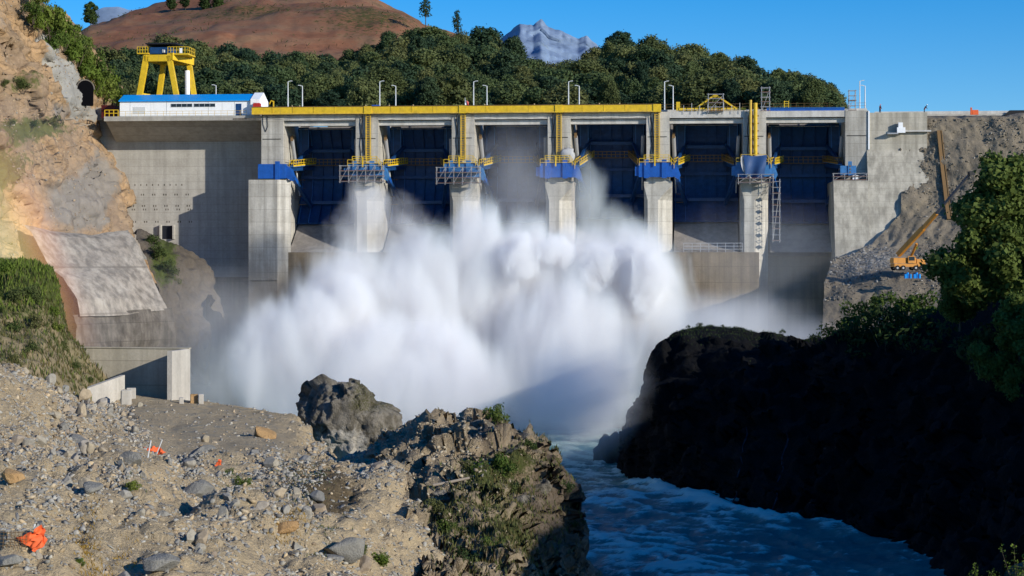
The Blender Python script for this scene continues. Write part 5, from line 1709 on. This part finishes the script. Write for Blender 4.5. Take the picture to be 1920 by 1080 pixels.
# spur bush
for px, py, h in ((285, 455, 34), (300, 480, 38), (318, 508, 36), (330, 530, 30)):
    p = sp.at(px, py)
    s = h * p[1] / F / 3
    shrub(SS, p - np.array([0, .4, s * .8]), s, f"grassy green bush on the spur beside the concrete slab, {'top' if py < 460 else 'upper middle' if py < 490 else 'lower middle' if py < 520 else 'lowest'} one", 'bushes on the spur', k); k += 1
# mound shrubs
for px, py, h, b in ((8, 510, 40, 1), (40, 505, 34, 1), (78, 530, 46, 1), (95, 545, 36, 1), (60, 560, 40, 0), (20, 560, 44, 0), (100, 590, 30, 1), (70, 610, 36, 0), (20, 620, 40, 0), (108, 620, 26, 1), (120, 655, 28, 0), (60, 660, 34, 0), (145, 690, 26, 0), (30, 680, 30, 0), (165, 715, 22, 0)):
    p = gm.at(px, py)
    s = h * p[1] / F / 3
    pos = 'crown' if py < 550 else 'middle' if py < 640 else 'foot'
    shrub(SL if b else SS, p - np.array([0, .3, s * .9]), s, f"{'bright green' if b else 'dull brownish green'} shrub on the {pos} of the left mound, {'left' if px < 45 else 'centre' if px < 90 else 'right'}", 'shrubs on the left mound', k); k += 1
# grass tufts on the mound and rock
def grass(name, label, sheet_, n, weight, size, m, seed, up=2.5):
    r = np.random.default_rng(seed)
    pts, nr_, pix = sheet_.sample(n, weight, r)
    s = size * r.uniform(.5, 1.4, n)
    pts[:, 2] += s * .6
    V, Fq = leaf_quads(pts, s, r, up, .16)
    return tag(link(name, np_mesh(name, V, Fq, m)), label, 'grass', None, 'stuff')


grass('grass', 'rough green and brown grass covering the left mound', gm, 9000, lambda x, y: blend(y, 760, 560) + .1, .42, M['scrub'], 1)
grass('grass', 'bright green grass on the crown of the left mound', gm, 9000, lambda x, y: blend(y, 600, 500) + .01, .46, M['leafbright'], 12)
grass('dry_grass', 'dry yellowish grass on the lower mound', gm, 5000, lambda x, y: 1 + 0 * x, .35, M['drygrass'], 2)
grass('grass', 'grass on the promontory rock', rm, 9000, lambda x, y: spot(x, y, 940, 960, 120, 130) + .4 * spot(x, y, 820, 960, 60, 80) + .4 * spot(x, y, 1000, 860, 60, 60) + .01, .26, M['scrub'], 3)
grass('dry_grass', 'dry grass tufts on the promontory', rm, 6000, lambda x, y: spot(x, y, 960, 980, 120, 120) + .02, .24, M['drygrass'], 4)
grass('yellow_herbs', 'yellow flowering herbs on the lower gravel', gr, 2600, lambda x, y: spot(x, y, 165, 1010, 28, 60) + spot(x, y, 200, 1050, 30, 24) + .9 * spot(x, y, 545, 975, 40, 20) + .4 * spot(x, y, 240, 1030, 30, 40), .10, M['yellowgrass'], 5, 1.5)
grass('grass', 'thin green weeds scattered on the gravel slope', gr, 2200, lambda x, y: spot(x, y, 445, 905, 40, 35) + .7 * spot(x, y, 560, 900, 60, 50) + .4 * spot(x, y, 250, 915, 25, 20) + .6 * spot(x, y, 610, 1000, 40, 40), .15, M['scrub'], 6)
grass('grass', 'short dark grass along the top of the shaded cliff', cl, 5000, lambda x, y: blend(y, 640, 612) * blend(x, 1560, 1480) * blend(x, 1215, 1240) + .002, .16, M['leafdark'], 8)
grass('hill_scrub', 'dark low scrub dotted over the brown hill', hill, 1500, lambda x, y: (fbm(np.stack([x / 70, y / 22, 0 * x], -1), 1.0, 3, 31) > .05) * (y < 150) + .02, 1.1, M['leafdark'], 9, .6)
# promontory shrubs
for px, py, h, pool, lab in ((928, 795, 52, SB, 'green bush growing on top of the largest promontory crag'), (905, 900, 70, SB, 'big dark green bush in the middle of the promontory'), (940, 885, 60, SB, 'dark green bush right of the biggest promontory bush'), (880, 880, 44, SS, 'grey green bush left of the biggest promontory bush'),
                             (1018, 855, 40, SS, 'olive scrub on the right shoulder of the promontory'), (990, 835, 34, SS, 'olive scrub under the right promontory crag'), (818, 955, 46, SS, 'dull scrub on the left flank of the promontory'), (838, 1000, 50, SB, 'dark scrub low on the left flank of the promontory'),
                             (960, 1010, 50, SS, 'yellowish green scrub low in the middle of the promontory'), (925, 1030, 50, SB, 'dark bush at the promontory foot in shadow'), (870, 1055, 56, SD, 'very dark bush at the bottom edge of the promontory'), (950, 920, 40, SS, 'pale spiky scrub below the big promontory bush'),
                             (1040, 870, 34, SS, 'small scrub at the right rim of the promontory'), (1062, 920, 36, SD, 'dark shaded bush overhanging the river'), (1080, 985, 34, SD, 'lower dark bush at the river edge of the promontory')):
    p = rm.at(px, py)
    s = h * p[1] / F / 3
    shrub(pool, p - np.array([0, .3, s * (1.0 if py > 800 else .4)]), s, lab, 'shrubs on the promontory', k); k += 1
for px, py, h, pool, lab in ((455, 912, 34, SB, 'dark green shrub on the gravel below the bench'), (432, 893, 22, SB, 'small green shrub left above the gravel shrub'), (250, 920, 30, SL, 'feathery green plant in the middle of the gravel'), (605, 1010, 32, SB, 'bright green shrub at the right of the lower stone heap'),
                             (712, 1065, 44, SL, 'green shrub at the bottom edge beside the pale rock'), (150, 1060, 24, SL, 'small green weed at the bottom left'), (625, 980, 26, SS, 'small olive weed above the bright green shrub'), (680, 1040, 30, SS, 'olive scrub beside the pale rock at the bottom')):
    p = gr.at(px, py)
    s = h * p[1] / F / 3
    shrub(pool, p - np.array([0, .1, s * .6]), s, lab, 'shrubs on the gravel slope', k); k += 1

# ---- right bank trees
BT = make_tree('broadleaf_tree', 16, 13, 500, M['leafmid'], 1700, .25, nb=44, low=.14, br=.56)
Yb = 226
place(BT, P(1880, 590, Yb) * 1, (1.3, 1.3, 1.2), .4, 'large leafy tree on the right bank, its crown sunlit at the upper left', 'trees on the right bank')
for px, py, s, rz, Y, lab in ((1965, 640, .8, 2.0, 238, 'leafy tree cut by the right edge of the picture'), (1915, 760, .8, 4.0, 214, 'shaded tree in front of the large leafy tree'), (1800, 610, .52, 1.0, 232, 'small dark tree left below the large leafy tree')):
    place(BT, P(px, py, Y), s, rz, lab, 'trees on the right bank')
for q, (px, py, h, Y) in enumerate([(1575, 640, 70, 262), (1600, 610, 70, 264), (1640, 590, 60, 262), (1690, 590, 74, 258), (1735, 590, 70, 255), (1780, 610, 80, 250), (1660, 630, 90, 250), (1720, 650, 100, 246), (1610, 660, 90, 254), (1780, 680, 110, 240), (1840, 690, 120, 230), (1555, 660, 46, 266)]):
    s = h * Y / F / 3
    shrub(SB if q < 6 else SD, P(px, py, Y) - np.array([0, 0, s * .7]), s, f"{'sunlit topped' if q < 6 else 'shaded'} bush of the right bank clump, {['far left', 'left', 'middle left', 'middle', 'middle right', 'right', 'lower middle', 'lower middle right', 'lower left', 'lower right', 'lowest right', 'small far left'][q]}", 'bush clump on the right bank', q, 1.0)
for q, (px, py, h) in enumerate(((1312, 614, 12), (1290, 616, 9), (1355, 613, 6), (1467, 626, 12), (1530, 645, 26), (1240, 648, 10), (1510, 648, 16))):
    p = P(px, py, 287)
    s = h * 287 / F / 3
    shrub(SD, p - np.array([0, 0, s * .4]), s, f"tiny dark plant on the cliff top, {['left of its highest part', 'on its left corner', 'on its highest part', 'on its falling right side', 'beside the bush clump', 'on its left edge', 'low before the bush clump'][q]}", 'plants on the cliff top', q)
# near twigs at the bottom right corner
for q, (px, py, h, Y) in enumerate(((1838, 1090, 46, 62), (1905, 1085, 62, 60))):
    r = np.random.default_rng(90 + q)
    p = P(px, py + 20, Y)
    t = thing('sapling', ['thin leafy sapling in the bottom right corner', 'brighter leafy sapling cut by the bottom right corner'][q], 'sapling', p)
    mb = MB(); cen = []
    for b in range(7):
        an = r.uniform(-1.2, 1.2); L = h * Y / F * r.uniform(.8, 1.5)
        tip = (math.sin(an) * L * .6, r.uniform(-.2, .2), math.cos(an) * L)
        mb.tube((0, 0, -.2), tip, .012, .004, 5)
        for _ in range(46):
            f = r.uniform(.35, 1.05)
            cen.append(np.array(tip) * f + r.normal(0, .055, 3))
    mb.build('stem', M['bark'], t)
    V, Fq = leaf_quads(np.array(cen), .035 * r.uniform(.7, 1.3, len(cen)), r, 0, .7)
    tag(link('foliage', np_mesh('foliage', V, Fq, M['leafbright']), t), kind='stuff')

# ================================================================== SPRAY AND MIST
def spray(name, label, ells, noise_sc, thresh, soft, dens, step, nz=(.55, .25), hull=1.08, dist=.3, color=(.97, .98, 1.0), aniso=.0, kind='stuff', seed=0, stretch=(1, 1, .8), oct_=5):
    """cloud of water drops: a closed lumpy hull with a procedural volume. ells: (px, py, Y, rx, ry in photo pixels, rY in metres, weight)"""
    E3 = []
    for px, py, Y, rx, ry, rd, wt in ells:
        E3.append((P(px, py, Y), np.array([rx / F * Y, rd, ry / F * Y]), wt))
    mb = bmesh.new()
    for c, r, wt in E3:
        S, Fc = ico(3)
        V = S * r * hull + c
        vs = [mb.verts.new(v) for v in V]
        for f in Fc: mb.faces.new([vs[k] for k in f])
    me = bpy.data.meshes.new(name); mb.to_mesh(me); mb.free()
    o = link(name, me)
    if len(E3) > 1:
        rm_ = o.modifiers.new('union', 'REMESH'); rm_.mode = 'VOXEL'; rm_.voxel_size = 1.0
        dg = bpy.context.evaluated_depsgraph_get()
        me2 = bpy.data.meshes.new_from_object(o.evaluated_get(dg))
        o.modifiers.clear(); o.data = me2; me2.name = name
        me = me2
    t = NT(name)
    t.n.remove(t.p)
    v = t.pos()
    total = None
    for c, r, wt in E3:
        n = t.mapv(v, tuple(1 / r), (0, 0, 0), tuple(-c / r))
        ln = t.node('ShaderNodeVectorMath', operation='LENGTH'); t.l.new(n, ln.inputs[0])
        mr = t.node('ShaderNodeMapRange')
        t.l.new(ln.outputs['Value'], mr.inputs[0])
        mr.inputs[1].default_value = 0; mr.inputs[2].default_value = 1.0; mr.inputs[3].default_value = wt; mr.inputs[4].default_value = 0
        total = mr.outputs[0] if total is None else t.math('SMOOTH_MAX', total, mr.outputs[0], .15)
    nn = t.noise(t.mapv(v, stretch, (0, 0, 0), (seed, seed * 2, 0)), 1 / noise_sc, oct_, .6, dist)
    fld = t.math('ADD', total, t.math('MULTIPLY', t.math('SUBTRACT', nn, .5), nz[0] * 2))
    mr = t.node('ShaderNodeMapRange', interpolation_type='SMOOTHSTEP')
    t.l.new(fld, mr.inputs[0]); mr.inputs[1].default_value = thresh; mr.inputs[2].default_value = thresh + soft; mr.inputs[3].default_value = 0; mr.inputs[4].default_value = dens
    edge = t.math('MINIMUM', t.math('MULTIPLY', total, 8.0), 1.0)
    d = t.math('MULTIPLY', mr.outputs[0], edge)
    vs = t.node('ShaderNodeVolumeScatter')
    vs.inputs['Color'].default_value = (*color, 1); vs.inputs['Anisotropy'].default_value = aniso
    t.l.new(d, vs.inputs['Density'])
    t.l.new(vs.outputs[0], t.out.inputs['Volume'])
    t.m.cycles.volume_step_rate = step
    me.materials.clear(); me.materials.append(t.m)
    return tag(o, label, 'spray' if kind else 'spray', None, kind)


spray('spray', 'huge white cloud of spray boiling up in front of the spillway',
      [(1185, 590, 342, 150, 240, 18, 1.0), (1090, 590, 342, 170, 240, 18, 1.0), (1000, 590, 340, 160, 250, 18, 1.0), (897, 560, 336, 100, 270, 13, 1.0), (790, 610, 332, 170, 250, 15, .95), (650, 640, 328, 170, 250, 16, .95), (555, 690, 320, 180, 190, 16, .95),
       (1060, 670, 328, 230, 200, 18, .9), (750, 720, 318, 300, 180, 20, .95)],
      10.0, .20, .34, .30, .16, (.42, 0), 1.0, oct_=8, dist=.9, color=(.91, .985, .99), stretch=(1.5, 1.4, .5), aniso=-.35)
spray('spray', 'dense bright churning froth at the right end of the spray cloud', [(1205, 525, 331, 85, 110, 7, 1.0), (1130, 500, 332, 80, 75, 6, .9), (1035, 470, 332, 70, 55, 6, .85), (975, 480, 330, 60, 80, 6, .85)],
      4.2, .30, .22, .55, .15, (.58, 0), 1.0, oct_=8, seed=33, dist=.7, color=(.94, .995, .995), stretch=(1.3, 1.2, .7), aniso=-.35)
spray('spray', 'bright billow at the left end of the spray cloud', [(600, 610, 317, 95, 120, 7, 1.0), (660, 560, 319, 70, 80, 6, .85)],
      5.0, .30, .35, .32, .18, (.5, 0), 1.0, oct_=7, seed=35, dist=.7, color=(.94, .99, .995), stretch=(1.2, 1.2, .6), aniso=-.35)
spray('spray', 'softer bluish white mist at the foot of the spray cloud, spreading behind the outcrop and over the river', [(790, 790, 306, 540, 190, 24, 1.0), (1060, 770, 304, 250, 260, 24, .75), (420, 720, 308, 190, 150, 14, .75)],
      13.0, .14, .95, .085, .35, (.42, 0), 1.0, aniso=-.35, color=(.90, .98, .995), seed=21, oct_=4)
MI = 'thin mist drifting '
spray('mist', MI + 'up round the second pier', [(690, 390, 349, 80, 90, 6, 1.0), (660, 440, 349, 70, 100, 6, .95), (755, 430, 349, 90, 100, 6, .9)], 5.0, .26, .5, .16, .4, (.5, 0), 1.0, aniso=-.3, oct_=3, seed=3)
spray('mist', MI + 'in front of the third gate', [(975, 350, 350, 160, 190, 7, 1.0)], 9.0, .2, .9, .06, .6, (.4, 0), 1.0, aniso=-.3, oct_=3, seed=5)
spray('water_jet', 'pale green jet of water and spray leaping out of the fourth gate', [(1105, 380, 352, 60, 120, 5, 1.0), (1140, 430, 352, 80, 90, 5, 1.0)], 4.0, .25, .45, .20, .35, (.45, 0), 1.0, color=(.86, .96, .95), seed=7, stretch=(1, 1, .4))
spray('mist', MI + 'low along the sill on the right towards the cliff', [(1360, 620, 322, 240, 120, 14, 1.0), (1480, 640, 312, 150, 80, 10, .8)], 12.0, .2, .8, .13, .4, (.45, 0), 1.0, aniso=-.3, oct_=3, seed=9)
spray('mist', MI + 'before the fifth and sixth gates and over the right bench', [(1420, 500, 338, 230, 190, 7, 1.0), (1640, 510, 326, 190, 130, 7, .8)], 14.0, .15, .9, .032, .7, (.4, 0), 1.0, aniso=-.3, oct_=3, seed=11)
spray('mist', MI + 'before the dam wall and spur at the left', [(420, 620, 322, 230, 190, 16, 1.0)], 14.0, .15, .9, .03, .6, (.4, 0), 1.0, aniso=-.3, oct_=3, seed=13)
spray('mist', MI + 'over the river beside the cliff foot', [(1095, 745, 270, 165, 165, 13, 1.0)], 12.0, .12, .9, .17, .5, (.4, 0), 1.0, aniso=-.3, oct_=3, seed=15)

# rainbow in the thin spray over the left bank (a glowing band, its colours emitted, red outside, green inside)
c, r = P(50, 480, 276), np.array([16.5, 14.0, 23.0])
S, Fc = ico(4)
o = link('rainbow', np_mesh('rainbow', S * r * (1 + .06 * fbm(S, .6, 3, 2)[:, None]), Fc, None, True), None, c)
t = NT('rainbow_glow'); t.n.remove(t.p)
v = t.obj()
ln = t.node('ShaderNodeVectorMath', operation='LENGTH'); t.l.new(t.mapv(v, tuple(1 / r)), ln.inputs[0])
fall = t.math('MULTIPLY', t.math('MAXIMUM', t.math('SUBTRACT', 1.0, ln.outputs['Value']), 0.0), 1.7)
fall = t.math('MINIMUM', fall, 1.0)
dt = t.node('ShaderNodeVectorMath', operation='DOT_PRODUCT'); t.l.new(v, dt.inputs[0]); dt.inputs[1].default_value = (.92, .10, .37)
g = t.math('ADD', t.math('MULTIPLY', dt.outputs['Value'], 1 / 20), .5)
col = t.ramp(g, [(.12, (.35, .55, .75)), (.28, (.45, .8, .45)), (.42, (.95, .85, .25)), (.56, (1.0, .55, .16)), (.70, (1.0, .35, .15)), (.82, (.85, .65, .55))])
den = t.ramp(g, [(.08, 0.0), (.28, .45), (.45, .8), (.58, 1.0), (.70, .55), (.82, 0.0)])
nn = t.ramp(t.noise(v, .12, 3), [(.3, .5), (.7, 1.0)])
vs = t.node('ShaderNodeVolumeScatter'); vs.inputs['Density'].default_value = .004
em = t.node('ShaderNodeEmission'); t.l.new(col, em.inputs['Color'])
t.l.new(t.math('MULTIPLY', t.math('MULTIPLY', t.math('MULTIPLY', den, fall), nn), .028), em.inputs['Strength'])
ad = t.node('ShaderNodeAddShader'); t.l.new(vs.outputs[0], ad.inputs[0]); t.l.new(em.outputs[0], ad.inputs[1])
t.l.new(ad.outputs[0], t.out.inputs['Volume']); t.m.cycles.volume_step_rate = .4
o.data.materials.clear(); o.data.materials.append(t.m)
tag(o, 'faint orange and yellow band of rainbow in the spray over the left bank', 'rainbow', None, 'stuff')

# ================================================================== LIGHT, SKY, CAMERA
SUN_EL, SUN_AZ = 18.6, 127.0
w = bpy.data.worlds.new('World'); SC.world = w; w.use_nodes = True
n, l = w.node_tree.nodes, w.node_tree.links
sky = n.new('ShaderNodeTexSky'); sky.sky_type = 'NISHITA'; sky.sun_disc = False
sky.sun_elevation = math.radians(SUN_EL); sky.sun_rotation = math.radians(SUN_AZ)
sky.air_density = 1.0; sky.dust_density = 0.2; sky.ozone_density = 3.0; sky.altitude = 300
hs = n.new('ShaderNodeHueSaturation'); hs.inputs['Saturation'].default_value = 1.55; hs.inputs['Hue'].default_value = .512; hs.inputs['Value'].default_value = 1.25
mp = n.new('ShaderNodeVectorMath'); mp.operation = 'ADD'; mp.inputs[1].default_value = (0, 0, .05)
nm = n.new('ShaderNodeVectorMath'); nm.operation = 'NORMALIZE'
tc = n.new('ShaderNodeTexCoord')
l.new(tc.outputs['Generated'], mp.inputs[0]); l.new(mp.outputs[0], nm.inputs[0]); l.new(nm.outputs[0], sky.inputs[0])
l.new(sky.outputs[0], hs.inputs['Color']); l.new(hs.outputs[0], n['Background'].inputs[0])
n['Background'].inputs[1].default_value = .13
sl_ = bpy.data.lights.new('sun', 'SUN'); sl_.energy = 5.0; sl_.angle = math.radians(.53); sl_.color = (1.0, .945, .84)
so = bpy.data.objects.new('sun', sl_); COL.objects.link(so)
el, az = math.radians(SUN_EL), math.radians(SUN_AZ)
to_sun = Vector((math.sin(az) * math.cos(el), math.cos(az) * math.cos(el), math.sin(el)))
so.rotation_euler = (-to_sun).to_track_quat('-Z', 'Y').to_euler()
so.location = (60, -60, 90)
cam = bpy.data.cameras.new('camera'); co = bpy.data.objects.new('camera', cam); COL.objects.link(co)
cam.sensor_width = 36; cam.lens = 36 * F / 1920; cam.clip_start = .5; cam.clip_end = 30000
cam.shift_y = -(540 - HY) / 1920
co.location = (0, 0, HC); co.rotation_euler = (math.pi / 2, 0, 0)
SC.camera = co
SC.view_settings.view_transform = 'Standard'; SC.view_settings.look = 'None'; SC.view_settings.exposure = 0
cy = SC.cycles
cy.use_denoising = True
cy.max_bounces = 8; cy.diffuse_bounces = 3; cy.glossy_bounces = 2; cy.transmission_bounces = 3; cy.transparent_max_bounces = 12
cy.volume_bounces = 6
cy.volume_max_steps = 400
